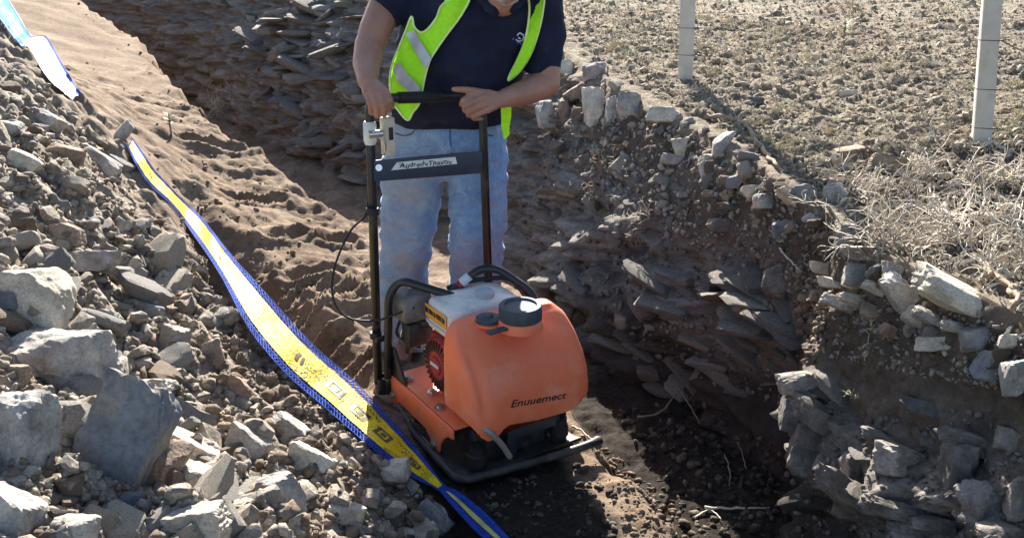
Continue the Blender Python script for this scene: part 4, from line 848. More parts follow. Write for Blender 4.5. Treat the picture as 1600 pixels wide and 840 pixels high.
# head: skull, jaw, chin, nose, ears, lips, brows
A3 = lambda a, b, c: np.c_[hx * a, hf * b, hu * c]
prims += [ellipsoid(hd(0, -.015, .03), A3(.076, .098, .10)), ellipsoid(hd(0, .025, -.045), A3(.058, .068, .072)), ellipsoid(hd(0, .065, -.098), A3(.028, .026, .024)), capsule(hd(0, .088, .015), .010, hd(0, .113, -.028), .016), ellipsoid(hd(-.016, .098, -.03), A3(.011, .012, .010), 2), ellipsoid(hd(.016, .098, -.03), A3(.011, .012, .010), 2),
          ellipsoid(hd(.078, -.01, 0), A3(.010, .022, .034), 2), ellipsoid(hd(-.078, -.01, 0), A3(.010, .022, .034), 2), ellipsoid(hd(0, .087, -.062), A3(.024, .010, .006), 2), ellipsoid(hd(0, .085, -.073), A3(.021, .010, .007), 2), capsule(hd(-.05, .075, .035), .012, hd(-.01, .086, .032), .011), capsule(hd(.05, .075, .035), .012, hd(.01, .086, .032), .011)]
# hands: palm bones, four fingers and a thumb, closed round the bar
def hand(wr, fingers, thumb, fr=.0098):
    out = []
    for i, fpts in enumerate(fingers):
        pts = [P(*q) for q in fpts]; out.append(capsule(wr, .024, pts[0], .0135, 12)); r0 = [.0122, .0112, .0102, .0088]; s = [.97, 1.04, 1.0, .86][i]
        for k in range(len(pts) - 1): out.append(capsule(pts[k], r0[k] * s, pts[k + 1], r0[k + 1] * s, 12))
    t = [P(*q) for q in thumb]; out.append(capsule(wr, .022, t[0], .018, 12))
    for k in range(len(t) - 1): out.append(capsule(t[k], [.0155, .0125, .0115][k], t[k + 1], [.0125, .0115, .0095][k], 12))
    return out
YB = 3.06
prims += hand(WL, [[(603, 143, 2.985), (609, 157, 2.965), (608, 171, 2.985), (606, 172, 3.03)], [(594, 146, 2.975), (600, 163, 2.955), (600, 178, 2.975), (598, 178, 3.03)], [(583, 147, 2.975), (589, 165, 2.955), (590, 181, 2.975), (588, 180, 3.03)], [(572, 146, 2.985), (578, 162, 2.965), (580, 177, 2.98), (579, 176, 3.025)]][::1], [(598, 142, 3.05), (607, 150, 3.10), (612, 162, 3.09), (613, 168, 3.05)])
prims += hand(WR, [[(748, 146, 3.11), (724, 156, 3.075), (721, 163, 3.115), (735, 164, 3.16)], [(753, 153, 3.095), (727, 165, 3.065), (726, 172, 3.105), (741, 173, 3.15)], [(757, 163, 3.095), (733, 174, 3.07), (732, 180, 3.11), (746, 180, 3.15)], [(762, 172, 3.10), (741, 181, 3.08), (741, 186, 3.115), (753, 186, 3.15)]], [(762, 147, 3.13), (740, 142, 3.10), (722, 140, 3.085), (709, 139.5, 3.08)])
body = remesh('body', prims, .0042, 5, M_SKIN, man)
# trousers
def wr_jeans(c): return .010 * fbm(c * np.array([6, 6, 13]), 3) + .008 * (1 - np.abs(perlin((c + .05 * perlin(c * 5)[:, None]) @ np.array([[1, 0, .5], [0, 1, .3], [0, 0, 1.0]]) * np.array([4, 4, 12]) + 9)) * 5).clip(0, 1) + .004 * (1 - np.abs(perlin(c * np.array([10, 10, 24]) + 2)) * 5).clip(0, 1) + .003 * fbm(c * np.array([18, 18, 34]) + 5, 3)
jl = sections([(656, 200, 3.52, 46, .12), (647, 250, 3.51, 47, .12), (643, 300, 3.5, 46, .11), (637, 360, 3.47, 41, .10), (631, 420, 3.48, 36, .09), (629, 480, 3.52, 36, .088), (627, 538, 3.55, 39, .095)])
jr = sections([(741, 200, 3.52, 46, .12), (746, 250, 3.51, 46, .12), (747, 300, 3.5, 44, .11), (746, 360, 3.47, 42, .10), (743, 420, 3.48, 39, .09), (740, 480, 3.52, 37, .088), (738, 540, 3.55, 40, .095)])
pel = sections([(698, 160, 3.52, 84, .145), (698, 195, 3.52, 92, .15), (698, 225, 3.52, 92, .145), (697, 255, 3.52, 82, .12), (697, 272, 3.52, 40, .09)])
jeans = remesh('jeans', [jl, jr, pel], .008, 3, M_DENIM, man, wr_jeans)
def dust_attr(o):
    me = o.data; co = np.empty(len(me.vertices) * 3, np.float32); me.vertices.foreach_get('co', co); co = co.reshape(-1, 3); d = np.zeros(len(co))
    for px, py, y, r, a in [(632, 300, 3.4, .12, .75), (628, 345, 3.4, .10, .7), (640, 400, 3.4, .10, .8), (735, 410, 3.4, .12, .6), (612, 215, 3.4, .09, .55), (775, 350, 3.45, .10, .35), (735, 500, 3.45, .14, .6), (630, 500, 3.45, .14, .6)]:
        d = np.maximum(d, a * np.exp(-((co - P(px, py, y)) ** 2).sum(1) / r ** 2))
    me.attributes.new('dust', 'FLOAT', 'POINT').data.foreach_set('value', d.astype(np.float32))
dust_attr(jeans); JB = bvh_of(jeans)
def on(px, py, tree, lift=.004, fall=None):
    l, n = hit(px, py, tree)
    if l is None: return P(px, py, fall) if fall else None
    return l - ray(px, py) / np.linalg.norm(ray(px, py)) * lift
M_SEAM = plain('denim_seam', (.05, .10, .22), .9)
for path in ([(703, 192), (703, 215), (706, 240), (704, 262)], [(610, 205), (630, 212), (645, 207), (652, 192)], [(785, 208), (768, 212), (757, 206), (752, 195)], [(612, 193), (650, 199), (700, 201), (750, 198), (786, 192)]):
    q = [on(x, y, JB, .001) for x, y in path]; q = [v for v in q if v is not None]
    if len(q) > 2: MB().add(*tube(smooth_path(q), .0028, 5)).build('seam', M_SEAM, jeans, True)
q = on(705, 192, JB, .002)
if q is not None: MB().add(*tube([q, q + np.array([0, -.006, 0])], .010, 10)).build('button', M_SILV, jeans, True, 40)
for a in (AL, AR):
    v = [capsule(a + np.array([0, .03, .02]), .062, a + np.array([0, .03, -.05]), .055), capsule(a + np.array([0, .03, -.04]), .05, a + np.array([.0, -.16, -.06]), .043), ellipsoid(a + np.array([0, -.05, -.085]), np.diag([.052, .15, .022]))]
    remesh('boot', v, .009, 3, M_BOOT, man)
# polo shirt
def wr_polo(c): return .008 * (1 - np.abs(perlin(c * np.array([5, 5, 8]) + 9)) * 4).clip(0, 1) + .010 * fbm(c * np.array([5, 5, 9]), 3) + .004 * fbm(c * np.array([14, 14, 22]) + 3, 3)
torso = sections([(700, 189, 3.5, 87, .16), (703, 165, 3.49, 95, .19), (710, 135, 3.47, 101, .205), (719, 95, 3.44, 102, .20), (730, 50, 3.41, 104, .18), (738, 12, 3.37, 108, .15), (742, -14, 3.36, 100, .11), (748, -32, 3.35, 62, .08)])
sl = [capsule(P(640, -20, 3.36), .085, P(598.5, 21, 3.285), .068, 24, False, True)]
sr = [capsule(P(838, -14, 3.37), .088, P(850, 40, 3.38), .078, 24), capsule(P(850, 40, 3.38), .078, P(847, 114, 3.355), .064, 24, False, True)]
collar = [capsule(P(738, -14, 3.24), .02, P(772, 17, 3.165), .016), capsule(P(830, -18, 3.22), .02, P(800, 12, 3.165), .014), capsule(P(738, -14, 3.24), .02, P(735, -40, 3.36), .02), capsule(P(830, -18, 3.22), .02, P(820, -42, 3.34), .02)]
polo = remesh('polo_shirt', [torso] + sl + sr + collar, .009, 4, M_POLO, man, wr_polo); PB = bvh_of(polo)
M_LOGO = plain('pale_embroidery', (.62, .66, .80), .7); M_LOGOB = plain('blue_embroidery', (.12, .16, .55), .7)
lg = []
for path, r, m in [([(808, 56), (812, 52), (818, 56), (817, 63)], .003, M_LOGO), ([(806, 62), (811, 65), (817, 63)], .0028, M_LOGO), ([(803, 60), (801, 62)], .0035, M_LOGOB), ([(808, 68), (812, 66), (814, 70)], .003, M_LOGOB), ([(819, 53), (821, 57)], .0028, M_LOGOB), ([(810, 59), (813, 61)], .003, M_LOGO)]:
    q = [on(x, y, PB, .002) for x, y in path]; q = [v for v in q if v is not None]
    if len(q) > 1: MB().add(*tube(smooth_path(q, 3), r, 5)).build('chest_logo', m, polo, True)
# vest panels wrapped over the shirt
def panel(name, poly, mat, parent, lift=.012, th=.004, fall=3.28, step=5, tree=PB, tree2=JB, puff=0):
    pts = []
    for (x0, y0), (x1, y1) in zip(poly, poly[1:] + poly[:1]):
        n = max(1, int(math.hypot(x1 - x0, y1 - y0) / step)); pts += [(x0 + (x1 - x0) * i / n, y0 + (y1 - y0) * i / n) for i in range(n)]
    nb_ = len(pts); xs = [q[0] for q in poly]; ys = [q[1] for q in poly]
    for i, x in enumerate(np.arange(min(xs), max(xs), step)):
        for y in np.arange(min(ys) + (i % 2) * step / 2, max(ys), step):
            if inpoly(x, y, poly) and min((x - q[0]) ** 2 + (y - q[1]) ** 2 for q in pts[:nb_]) > (step * .6) ** 2: pts.append((x, y))
    cv, _, cf, *_r = delaunay_2d_cdt([Vector(q) for q in pts], [], [list(range(nb_))], 1, 1e-4)
    bm = bmesh.new(); vs_ = [bm.verts.new((q[0], q[1], 0)) for q in cv]
    for t in cf:
        try: bm.faces.new([vs_[i] for i in t])
        except ValueError: pass
    bm.verts.ensure_lookup_table(); uv = np.array([v.co[:2] for v in bm.verts]); dep = np.full(len(uv), np.nan)
    for i, (x, y) in enumerate(uv):
        for t in (tree, tree2):
            l, n = hit(x, y, t)
            if l is not None: dep[i] = np.nanmin([dep[i], l[1]])
    ok = ~np.isnan(dep)
    for i in np.where(~ok)[0]:
        if ok.any(): k = np.argsort(((uv[ok] - uv[i]) ** 2).sum(1))[:4]; dep[i] = dep[ok][k].mean()
        else: dep[i] = fall
    nb = [[e.other_vert(v).index for e in v.link_edges] for v in bm.verts]
    bd = [v.is_boundary for v in bm.verts]
    for _ in range(4): dep = np.array([.5 * dep[i] + .5 * dep[nb[i]].mean() for i in range(len(dep))])
    for v, (x, y), d in zip(bm.verts, uv, dep): v.co = P(x, y, d - lift) + np.array([0, .007 * math.sin(x * .13 + y * .05) + .012 * perlin(np.array([[x * .045, y * .02, 1.5]]))[0], 0])
    bmesh.ops.recalc_face_normals(bm, faces=bm.faces)
    if sum(f.normal.y for f in bm.faces) > 0: bmesh.ops.reverse_faces(bm, faces=bm.faces)
    bmesh.ops.solidify(bm, geom=bm.faces, thickness=th); me = bpy.data.meshes.new(name); bm.to_mesh(me); bm.free(); me.materials.append(mat); me.shade_smooth(); me.set_sharp_from_angle(angle=math.radians(60))
    o = link(name, me, parent); return o
VL = [(737, -16), (733, 2), (718, 28), (700, 52), (683, 76), (671, 96), (663, 125), (656, 160), (645, 176), (637, 188), (622, 172), (612, 155), (609, 125), (613, 100), (624, 72), (634, 48), (643, 26), (647, 42), (657, 51), (668, 46), (682, 28), (693, 6), (699, -16)]
VR = [(823, -16), (849, -16), (848, 20), (840, 55), (828, 88), (812, 112), (795, 126), (797, 116), (806, 98), (818, 70), (825, 40), (827, 10)]
VD = [(782, 160), (799, 158), (799, 180), (796, 200), (796, 212), (788, 218), (784, 200)]
vest = panel('hi_vis_vest', VL, M_VEST, man); panel('vest_front', VR, M_VEST, vest, .014); panel('vest_tail', VD, M_VEST, vest, .03)
VB = bvh_of(vest)
for poly in ([(634, 53), (647, 47), (660, 70), (675, 92), (664, 107), (648, 80)], [(613, 108), (624, 97), (635, 115), (658, 137), (655, 148), (640, 146), (622, 128)]):
    panel('reflective_band', poly, M_REFL, vest, .006, .002, tree=VB, tree2=VB)
panel('reflective_band', [(785, 170), (799, 171), (799, 186), (785, 184)], M_REFL, vest, .037, .002)
for poly, lf in ((VL, .016), (VR, .018)):
    q = []
    for x, y in poly:
        l, n = hit(x, y, VB if poly is VL else PB); dd = None
        if l is None:
            cx, cy = np.mean(poly, 0); l, n = hit(x + (cx - x) * .06, y + (cy - y) * .06, VB if poly is VL else PB)
        if l is not None: q.append(P(x, y, l[1] - (.003 if poly is VL else .02)))
    if len(q) > 4: MB().add(*tube(smooth_path(q + [q[0]], 4), .0042, 6)).build('piping', M_PIPE, vest, True)
# hair, beard, eyes (mostly above the frame)
remesh('hair', [ellipsoid(hd(0, -.03, .045), A3(.083, .098, .096)), ellipsoid(hd(0, -.07, 0), A3(.074, .055, .08))], .008, 2, M_HAIR, man, lambda c: .004 * fbm(c * 60, 3))
remesh('beard', [ellipsoid(hd(0, .062, -.104), A3(.034, .027, .024)), capsule(hd(-.056, .01, -.06), .014, hd(-.025, .06, -.098), .02), capsule(hd(.056, .01, -.06), .014, hd(.025, .06, -.098), .02), capsule(hd(-.022, .092, -.052), .007, hd(.022, .092, -.052), .007)], .006, 2, M_BEARD, man, lambda c: .003 * fbm(c * 90, 3))
for s in (-1, 1):
    e = obj('eye', *ellipsoid(hd(s * .031, .077, .013), A3(.013, .012, .009)), M_EYE, man, True); obj('iris', *ellipsoid(hd(s * .031, .087, .010), A3(.005, .003, .005), 2), M_IRIS, e, True)

# ------------------------------------------------------------------ warning tape: blue net with a yellow film along the middle
M_TBLUE = plain('blue_net_plastic', (.018, .06, .34), .8, var=.25, scale=40, spec=.15)
M_TCYAN = plain('light_blue_net_plastic', (.10, .38, .70), .4, var=.25, scale=40)
def film_mat():
    m, nt, bs = nodes('yellow_film'); co = N(nt, 'TexCoord').outputs['Object']
    c = ramp(nt, noise(nt, 12, 6, .7, co, .6), [(.3, (.62, .43, .008)), (.6, (.80, .60, .012))]); d = ramp(nt, noise(nt, 30, 6, .7, co, .4), [(.62, (0, 0, 0)), (.74, (.6, .6, .6))]); c = mixc(nt, d, c, (.45, .38, .22))
    tv = N(nt, 'Attribute', attribute_name='tape').outputs['Vector']; mp = N(nt, 'Mapping'); mp.inputs['Scale'].default_value = (1.1, 9, 1); nt.links.new(tv, mp.inputs[0])
    gl = noise(nt, 2.2, 3, .6, mp.outputs[0]); m2 = N(nt, 'Mapping'); m2.inputs['Scale'].default_value = (.16, 3.2, 1); nt.links.new(tv, m2.inputs[0]); bk = noise(nt, 1.0, 2, .5, m2.outputs[0])
    pm = math_n(nt, 'MULTIPLY', ramp(nt, gl, [(.50, (0, 0, 0)), (.54, (1, 1, 1))]), ramp(nt, bk, [(.50, (0, 0, 0)), (.53, (.85, .85, .85))])); c = mixc(nt, pm, c, (.06, .045, .02))
    nt.links.new(c, bs.inputs['Base Color']); bs.inputs['Roughness'].default_value = .5; bs.inputs['Specular IOR Level'].default_value = .22; bump(nt, bs, math_n(nt, 'ADD', noise(nt, 26, 6, .65, co, .5), math_n(nt, 'MULTIPLY', noise(nt, 110, 3, .6, co), .9)), 1.0, .006); return m
M_FILM = film_mat(); M_GLARE = plain('glare_white_film', (.80, .80, .84), .28, var=.08, scale=30, bumps=.3, spec=.7)  # the white is sun glare on the tape, put into the colour
M_PRINT = plain('dark_print', (.05, .035, .02), .5, var=.6, scale=200, dirt=.35, dirtc=(.5, .36, .05), dscale=120)
TAPE = [((196, 228), (207, 212)), ((212, 262), (225, 236)), ((232, 292), (246, 266)), ((270, 328), (278, 300)), ((305, 378), (318, 336)), ((345, 440), (358, 386)), ((385, 522), (420, 450)), ((440, 590), (490, 526)), ((500, 642), (562, 590)), ((560, 692), (625, 658)), ((630, 742), (664, 708)), ((682, 765), (695, 755)), ((700, 786), (716, 764)), ((742, 834), (755, 792)), ((775, 858), (798, 838)), ((800, 900), (830, 880))]
TAPE0 = [((-14, 0), (6, -14)), ((-4, 22), (14, 2)), ((12, 45), (30, 28)), ((32, 70), (48, 56)), ((42, 78), (72, 58)), ((58, 104), (88, 84)), ((76, 128), (104, 112)), ((96, 144), (116, 132)), ((112, 158), (126, 146))]
def tape_surface(pairs, nl, lift, shrink=0):
    L = np.array([a for a, _ in pairs], float); R = np.array([b for _, b in pairs], float); t = np.linspace(0, len(pairs) - 1, nl); k = np.arange(len(pairs))
    Ls = np.array(smooth_path([np.r_[q, 0] for q in L], 12))[:, :2]; Rs = np.array(smooth_path([np.r_[q, 0] for q in R], 12))[:, :2]
    ii = np.linspace(0, len(Ls) - 1, nl); Ls = np.stack([np.interp(ii, np.arange(len(Ls)), Ls[:, c]) for c in (0, 1)], 1); Rs = np.stack([np.interp(ii, np.arange(len(Rs)), Rs[:, c]) for c in (0, 1)], 1)
    if shrink: ce = (Ls + Rs) / 2; k_ = shrink; Ls, Rs = ce + (Ls - ce) * k_, ce + (Rs - ce) * k_
    dl, dr = [], []
    for a, b in zip(Ls, Rs):
        c = (a + b) / 2; l, n = hit(*c); d = l[1] if l is not None else np.nan; l2, _ = hit(*a); l3, _ = hit(*b)
        dl.append(l2[1] if l2 is not None else d); dr.append(min(l3[1], d + .15) if l3 is not None else d)
    fix = lambda q: np.interp(np.arange(nl), np.where(~np.isnan(q))[0], np.array(q)[~np.isnan(q)])
    dl, dr = fix(np.array(dl)), fix(np.array(dr)); w = max(5, nl // 30)
    def low(q):
        q = np.array([q[max(0, i - w):i + w + 1].min() for i in range(nl)]); ker = np.ones(w) / w; return np.convolve(np.pad(q, w // 2 + 1, mode='edge'), ker, 'same')[w // 2 + 1:w // 2 + 1 + nl]
    dl, dr = low(dl) - lift, low(dr) - lift
    def S(s, u, off=0):   # s along 0..nl-1, u across 0..1
        a = np.array([np.interp(s, np.arange(nl), Ls[:, c]) for c in (0, 1)]); b = np.array([np.interp(s, np.arange(nl), Rs[:, c]) for c in (0, 1)])
        p = P(*a, np.interp(s, np.arange(nl), dl)); q = P(*b, np.interp(s, np.arange(nl), dr)); r = p + (q - p) * u
        wob = .012 * math.sin(u * math.pi) * perlin(np.array([[s * .11, u * 3.1, 2.0]]))[0] + .007 * perlin(np.array([[s * .33, u * 5, 7.0]]))[0]
        return r + np.array([0, -.4, .9]) * (wob + off)
    return S
def ribbon_pts(pts, wv, lift):   # thin ribbon along pts
    v = []; n = len(pts)
    for p, w in zip(pts, wv): v += [p - w, p + w]
    return v, [(2 * i, 2 * i + 2, 2 * i + 3, 2 * i + 1) for i in range(n - 1)]
def net(S, s0, s1, u0, u1, nl, name, mat, parent, pitch=1.0, wid=.0022):
    mb = MB(); L = s1 - s0; m = int(L / pitch); du = u1 - u0
    for k in range(-2, m):
        for sg in (0, 1):
            pts = []
            for i in range(5):
                t = i / 4; s = s0 + (k + 2.2 * t) * pitch
                if s < s0 or s > s1: continue
                pts.append(S(s, u0 + du * (t if sg else 1 - t)))
            if len(pts) > 1:
                d = pts[-1] - pts[0]; d /= np.linalg.norm(d) + 1e-9; w = np.cross(d, np.array([0, -.5, .85])); w = w / (np.linalg.norm(w) + 1e-9) * wid
                mb.add(*ribbon_pts(pts, [w] * len(pts), 0))
    for u in (u0, u1, (u0 + u1) / 2):
        ss = np.linspace(s0, s1, max(6, int(L))); pts = [S(s, u) for s in ss]; mb.add(*tube(pts, wid * .9, 4))
    return tag(mb.build(name, mat, parent), kind='stuff')
def film(S, s0, s1, u0, u1, name, mat, parent, n=None, m=7, off=.003):
    n = n or int((s1 - s0) * 1.5); v = [S(s, u, off) for s in np.linspace(s0, s1, n) for u in np.linspace(u0, u1, m)]
    f = [(i * m + j, (i + 1) * m + j, (i + 1) * m + j + 1, i * m + j + 1) for i in range(n - 1) for j in range(m - 1)]
    o = obj(name, v, f, mat, parent, True); n_ = len(v); ss = np.repeat(np.linspace(s0, s1, n), m); uu = np.tile(np.linspace(u0, u1, m), n)
    o.data.attributes.new('tape', 'FLOAT_VECTOR', 'POINT').data.foreach_set('vector', np.c_[ss, uu, 0 * uu].astype(np.float32).ravel()); return o
NL = 160; S1 = tape_surface(TAPE, NL, .022, .76)
tp = tag(empty('warning_tape', S1(0, .5)), "yellow warning tape with blue net edges stretched down the rubble slope beside the compactor", 'tape')
tw = NL - 1; smid = tw * 10.9 / 15
net(S1, 0, tw, 0, .21, NL, 'net_edge', M_TBLUE, tp, .8, .0017); net(S1, 0, tw, .79, 1, NL, 'net_edge', M_TBLUE, tp, .8, .0017); net(S1, smid, tw, .21, .79, NL, 'net_centre', M_TBLUE, tp, 1.2, .002)
fl = film(S1, 2, smid + 1, .18, .82, 'yellow_film', M_FILM, tp)
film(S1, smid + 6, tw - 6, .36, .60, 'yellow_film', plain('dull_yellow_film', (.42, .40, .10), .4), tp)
for i, (s, u) in enumerate([(13, .5), (20, .5), (26, .55), (38, .5), (52, .5), (64, .48), (75, .5), (83.5, .52), (90, .5), (96.5, .5), (106, .5)]):
    big = s > 80; n = 5; ds, duu = (2.0 if big else 1.1), (.13 if big else .10)
    for (sa, sb, ua, ub) in ([(-1, 1, -1, -.6), (-1, 1, .6, 1), (-1, -.6, -.6, .6), (.6, 1, -.6, .6), (-.35, .35, -.4, .4)] if big else [(-1, -.3, -1, 1), (.2, .7, -1, .7)]):
        film(S1, s + sa * ds, s + sb * ds, u + ua * duu, u + ub * duu, 'printed_mark', M_PRINT, fl, 5, 3, .005)
NL0 = 70; S0 = tape_surface(TAPE0, NL0, .03); t0 = tag(empty('upper_tape', S0(0, .5)), "light blue tape end, its glare coloured white, atop the rubble in the upper left corner", 'plastic strip')  # continuation of the warning tape, with its glare painted white
net(S0, 0, 28, 0, 1, NL0, 'net_edge', M_TCYAN, t0, .8, .006); film(S0, 0, 30, .12, .7, 'blue_film', plain('light_blue_film', (.22, .50, .75), .3, var=.3, scale=25, bumps=.4, spec=.7), t0); film(S0, 28, NL0 - 1, .08, .9, 'glare_white_film', M_GLARE, t0); net(S0, 28, NL0 - 1, .85, 1, NL0, 'net_edge', M_TBLUE, t0, .8, .004)

# ------------------------------------------------------------------ fence posts on the field
M_POST = plain('grey_white_post', (.47, .45, .40), .8, var=.1, scale=10, bumps=.2, dirt=.25, dirtc=(.30, .27, .23))
M_WIRE = plain('rusty_wire', (.10, .08, .07), .6, .5)
def post(pxb, pyb, pxt, pyt, w, label, ties):
    b, _ = hit(pxb, pyb); d = ray(pxt, pyt); t = CAM + d * ((b[1] - .0) / d[1]); ax = t - b; ax /= np.linalg.norm(ax); top = b + ax * 1.55; b2 = b - ax * .12; hw = px_m(w, b) / 2
    e = tag(empty('fence_post', b), label, 'fence post', 'posts of the field fence'); X = np.array([.96, -.28, 0]); Y = np.array([.28, .96, 0])
    sh = MB().add(*loft([np.array([c - X * h - Y * h, c + X * h - Y * h, c + X * h + Y * h, c - X * h + Y * h]) for c, h in ((b2, hw * 1.05), (b, hw * 1.03), (b + ax * .7, hw), (top - ax * .02, hw * .96), (top, hw * .7))])).build('shaft', M_POST, e); bevel(sh, .006)
    for py in ties:
        dd = ray(0, py); z = (CAM + dd * (b[1] / dd[1]))[2]; c = b + ax * ((z - b[2]) / ax[2]); h = hw * 1.06
        MB().add(*tube([c + X * h + Y * h, c - X * h + Y * h, c - X * h - Y * h, c + X * h - Y * h, c + X * h + Y * h], .0018, 5)).add(*tube([c + X * h - Y * h, c + X * (h + .035) - Y * (h + .01) + MZ * .01], .003, 5)).build('wire_tie', M_WIRE, e)
    return b, hw
post(1071, 122, 1075, 0, 21, "thin pale fence post farther back on the field, left of the other", (43, 85))
bR, hwR = post(1533, 222, 1550, 0, 25, "nearer pale fence post above the dry brush at the right", (62, 198, 138))
dd = ray(1552, 63); a = CAM + dd * (bR[1] / dd[1]); b = P(1660, 92, bR[1] - .6)
tag(MB().add(*tube(smooth_path([a + np.array([.03, 0, 0]), (a + b) / 2 - MZ * .01, b]), .003, 5)).build('fence_wire', M_WIRE), "thin dark wire running right from the nearer fence post", 'wire')

# ------------------------------------------------------------------ dry brush, grass, roots, sticks
M_TWIG = plain('bleached_twig', (.46, .405, .33), .85, var=.5, scale=6); M_TWIGB = plain('brown_twig', (.26, .185, .12), .85, var=.3, scale=20); M_GREEN = plain('green_leaf', (.09, .16, .03), .6, var=.3); M_STRAW = plain('dry_straw', (.48, .42, .29), .8, var=.3, scale=3)
def twigs(mb, p, d, ln, r, depth, rg, curl=.5, main=None):
    pts = [p]; n = 4
    for k in range(n):
        d = d + rg.normal(size=3) * curl * .35; d /= np.linalg.norm(d); pts.append(pts[-1] + d * ln / n)
    (main if main is not None else mb).add(*tube(pts, np.linspace(r, r * .55, n + 1), 3 if r < .005 else 5, False))
    if depth > 0:
        for _ in range(rg.integers(3, 5)):
            k = rg.integers(1, n + 1); e = d + rg.normal(size=3) * .75; e /= np.linalg.norm(e); twigs(mb, pts[k], e, ln * rg.uniform(.5, .8), r * .62, depth - 1, rg, curl)
def bush(name, px, py, w, h, n, label, mat, group=None, seed=1, depth=2, r=.0062, cat='bush', up=.45):
    b, _ = hit(px, py); rg = np.random.default_rng(seed); e = tag(empty(name, b), label, cat, group); W, Hh = px_m(w, b) / 2, px_m(h, b); tw_ = MB(); n = int(n * 1.7); r = r * .66; h = h * 1.6
    for k in range(n):
        m = MB(); st = b + np.array([rg.uniform(-.8, .8) * W, rg.uniform(-.4, .4) * W, -.01]); g = drop(st[0], st[1]); st[2] = max(g[2] - .01, b[2] - .25)
        d = np.array([rg.normal() * .8, rg.normal() * .6, up + rg.random() * .5]); d /= np.linalg.norm(d); twigs(tw_, st, d, Hh * rg.uniform(.45, .8), r, depth, rg, .8, m); m.build('branch', mat, e, True)
    tag(tw_.build('twigs', mat, e, True), kind='stuff'); return e
bush('dry_bush', 1430, 380, 170, 110, 13, "bleached tangled dry bush behind the big flat cream slab", M_TWIG, seed=3)
bush('dry_bush', 1530, 370, 150, 120, 12, "dry pale bush at the foot of the nearer fence post's front", M_TWIG, seed=4)
bush('dry_bush', 1585, 430, 110, 90, 10, "dry brownish bush at the right edge beside the flat slab's tip", M_TWIG, seed=5)
bush('dry_bush', 1370, 310, 120, 60, 10, "sparse dry bush among the brown boulders on the field", M_TWIG, seed=6)
bush('dry_bush', 1570, 290, 130, 80, 11, "low pale brush right of the nearer fence post's base", M_TWIG, seed=7)
bush('dry_bush', 1470, 280, 130, 70, 10, "low pale brush left of the nearer fence post's base", M_TWIG, seed=8)
bush('dead_shrub', 338, 185, 60, 46, 9, "grey dead shrub hanging on the edge of the dirt slope above the dark trench", M_TWIG, seed=9, depth=2, r=.009)
bush('dead_shrub', 400, 200, 50, 40, 5, "dark dead roots inside the shaded trench behind the slope edge", M_TWIGB, seed=10, depth=2)
bush('dead_plant', 1000, 355, 46, 34, 8, "tan dead plant hanging on the trench face below the tall cream stone", M_TWIG, seed=11, depth=2, r=.005)
bush('dead_plant', 935, 335, 60, 36, 6, "ragged roots on the trench face left of the tan dead plant", M_TWIGB, seed=12, depth=2)
bush('dry_tuft', 1353, 548, 30, 22, 10, "star shaped dry tuft on the dark near bank", M_STRAW, seed=13, depth=1, r=.004)
bush('dead_plant', 1075, 145, 50, 24, 6, "grey dead weed at the foot of the thin left post", M_TWIG, seed=14, depth=2, r=.004)
def stick(pts, r, label, mat, name='stick', cat='stick', lift=.01):
    rg = np.random.default_rng(int(pts[0][0]))
    q = []
    for t in pts:
        if len(t) == 3: q.append(P(*t)); continue
        l, n = hit(*t); q.append(l + n * lift)
    w_ = smooth_path(q); w_ = [c + rg.normal(size=3) * r * .35 for c in w_]
    tag(MB().add(*tube(w_, np.linspace(r, r * .5, len(w_)) * rg.uniform(.75, 1.2, len(w_)), 7)).build(name, mat, None, True), label, cat)
stick([(1106, 186), (1140, 190), (1168, 205), (1188, 238), (1215, 268)], .014, "thick brown root arching over the lip of the trench", M_TWIGB, 'root', 'root', .02)
stick([(1540, 425), (1560, 455), (1580, 470), (1598, 492)], .013, "bent brown branch beside the tip of the big flat slab", M_TWIGB, 'branch', 'branch', .03)
stick([(842, 213), (862, 208), (882, 201)], .010, "straight white stick under the pale upright stone", M_TWIG)
stick([(1100, 796), (1150, 797), (1200, 795)], .006, "thin pale straw lying on the dark trench floor", M_TWIG)
stick([(895, 668), (915, 680), (925, 690)], .006, "short bright stick behind the right end of the skid bar", M_TWIG)
stick([(900, 694), (938, 686)], .007, "pale splinter touching the right end of the skid bar", M_TWIG)
stick([(1228, 388), (1240, 408), (1258, 424)], .004, "thin white root curving out of the bank near the dark slab", M_TWIG, 'root', 'root', .03)
stick([(1060, 610), (1075, 640), (1092, 668)], .004, "thin root hanging on the dark trench face", M_TWIGB, 'root', 'root', .03)
stick([(1000, 660), (1030, 650), (1055, 625)], .005, "thin pale root low on the trench face right of the compactor", M_TWIGB, 'root', 'root', .03)
stick([(1130, 720), (1136, 745), (1140, 770)], .003, "fine upright root in front of the dark trench face", M_TWIGB, 'root', 'root', .03)
stick([(1160, 690), (1163, 715), (1170, 740)], .003, "second fine root hanging on the dark trench face, right of the first", M_TWIGB, 'root', 'root', .03)
stick([(1085, 812), (1110, 800), (1128, 815)], .004, "curled twig lying by the thin pale straw on the trench floor", M_TWIG)
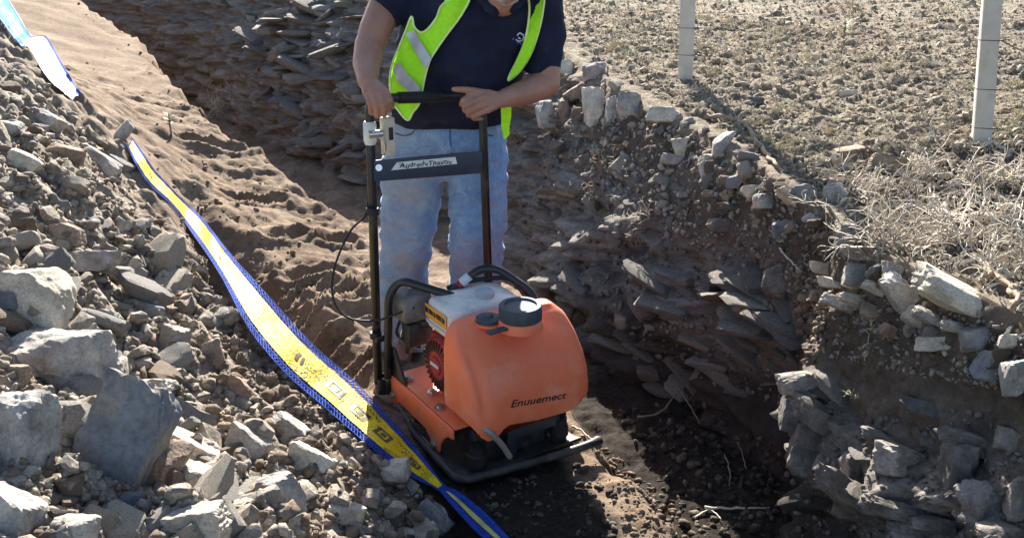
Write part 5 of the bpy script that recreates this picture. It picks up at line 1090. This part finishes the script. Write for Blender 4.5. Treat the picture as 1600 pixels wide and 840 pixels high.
def sprout(px, py, h, label, seed, mat=M_GREEN, n=14, stem=M_TWIGB):
    b, _ = hit(px, py); rg = np.random.default_rng(seed); e = tag(empty('green_plant', b), label, 'plant'); Hh = px_m(h, b); st = MB().add(*tube([b - MZ * .01, b + MZ * Hh * .6, b + MZ * Hh], [.008, .006, .003], 5)); lf = MB()
    for k in range(n):
        p = b + MZ * Hh * rg.uniform(.4, 1); d = np.array([rg.normal(), rg.normal(), .6]); d /= np.linalg.norm(d); s = np.cross(d, MZ) * Hh * .09; l = Hh * rg.uniform(.2, .4)
        lf.add([p, p + d * l * .5 + s, p + d * l, p + d * l * .5 - s + MZ * .004], [(0, 1, 2), (0, 2, 3)])
    st.build('stem', stem, e); tag(lf.build('leaves', mat, e), kind='stuff')
sprout(268, 212, 34, "small green sprout on the sunlit dirt slope", 1)
sprout(1318, 62, 26, "green weed out in the field below the dark shrub", 2, n=26)
bush('dark_shrub', 1318, 22, 44, 30, 8, "small dark shrub at the top edge of the field", M_TWIGB, seed=21, depth=2)
def grass(name, n, poly, h0, h1, mat, label, clump=0, blades=3, thr=None):
    v, f = [], []; pts = [rand_in(poly) for _ in range(n)]
    for x, y in pts:
        l, nr = hit(x, y)
        if l is None or nr[2] < .3: continue
        if thr is not None and perlin(np.array([[l[0] * .9, l[1] * .9, 3.3]]))[0] < thr: continue
        for _ in range(blades):
            h = px_m(random.uniform(h0, h1), l); a = random.uniform(0, 6.3); d = np.array([math.cos(a), math.sin(a), 0]); t = np.array([math.cos(a + 1.3), math.sin(a + 1.3), 0]) * h * .06; q = l + d * random.uniform(0, h * .3); k = len(v); bend = random.uniform(.3, 1.3)
            v += [q - t, q + t, q + d * h * .35 * bend + MZ * h * .6 + t * .6, q + d * h * bend + MZ * h * .75]; f += [(k, k + 1, k + 2), (k, k + 2, k + 3)]
    if v: tag(obj(name, v, f, mat), label, 'grass', None, 'stuff')
FP = [(870, 0), (1600, 0), (1600, 230), (1400, 240), (1280, 290), (1150, 210), (930, 95)]
grass('dry_grass', 2200, FP, 3, 9, M_STRAW, "short dry grass scattered over the field", thr=.05)
for _ in range(34):
    x_, y_ = rand_in(FP); w_ = 6 + y_ * .05; grass('grass_tuft', 14, [(x_ - w_, y_ - w_ * .4), (x_ + w_, y_ - w_ * .4), (x_ + w_, y_ + w_ * .4), (x_ - w_, y_ + w_ * .4)], 3 + y_ * .02, 7 + y_ * .03, M_STRAW, 'tuft of dry grass on the field', blades=4)
grass('pale_stubble', 7000, FP, 2, 7, M_TWIG, "tiny bleached stalks scattered over the field", blades=2)
grass('brush_litter', 350, [(1230, 220), (1600, 200), (1600, 490), (1440, 410), (1310, 330)], 6, 20, M_TWIG, "fine pale litter under the dry brush", blades=3)
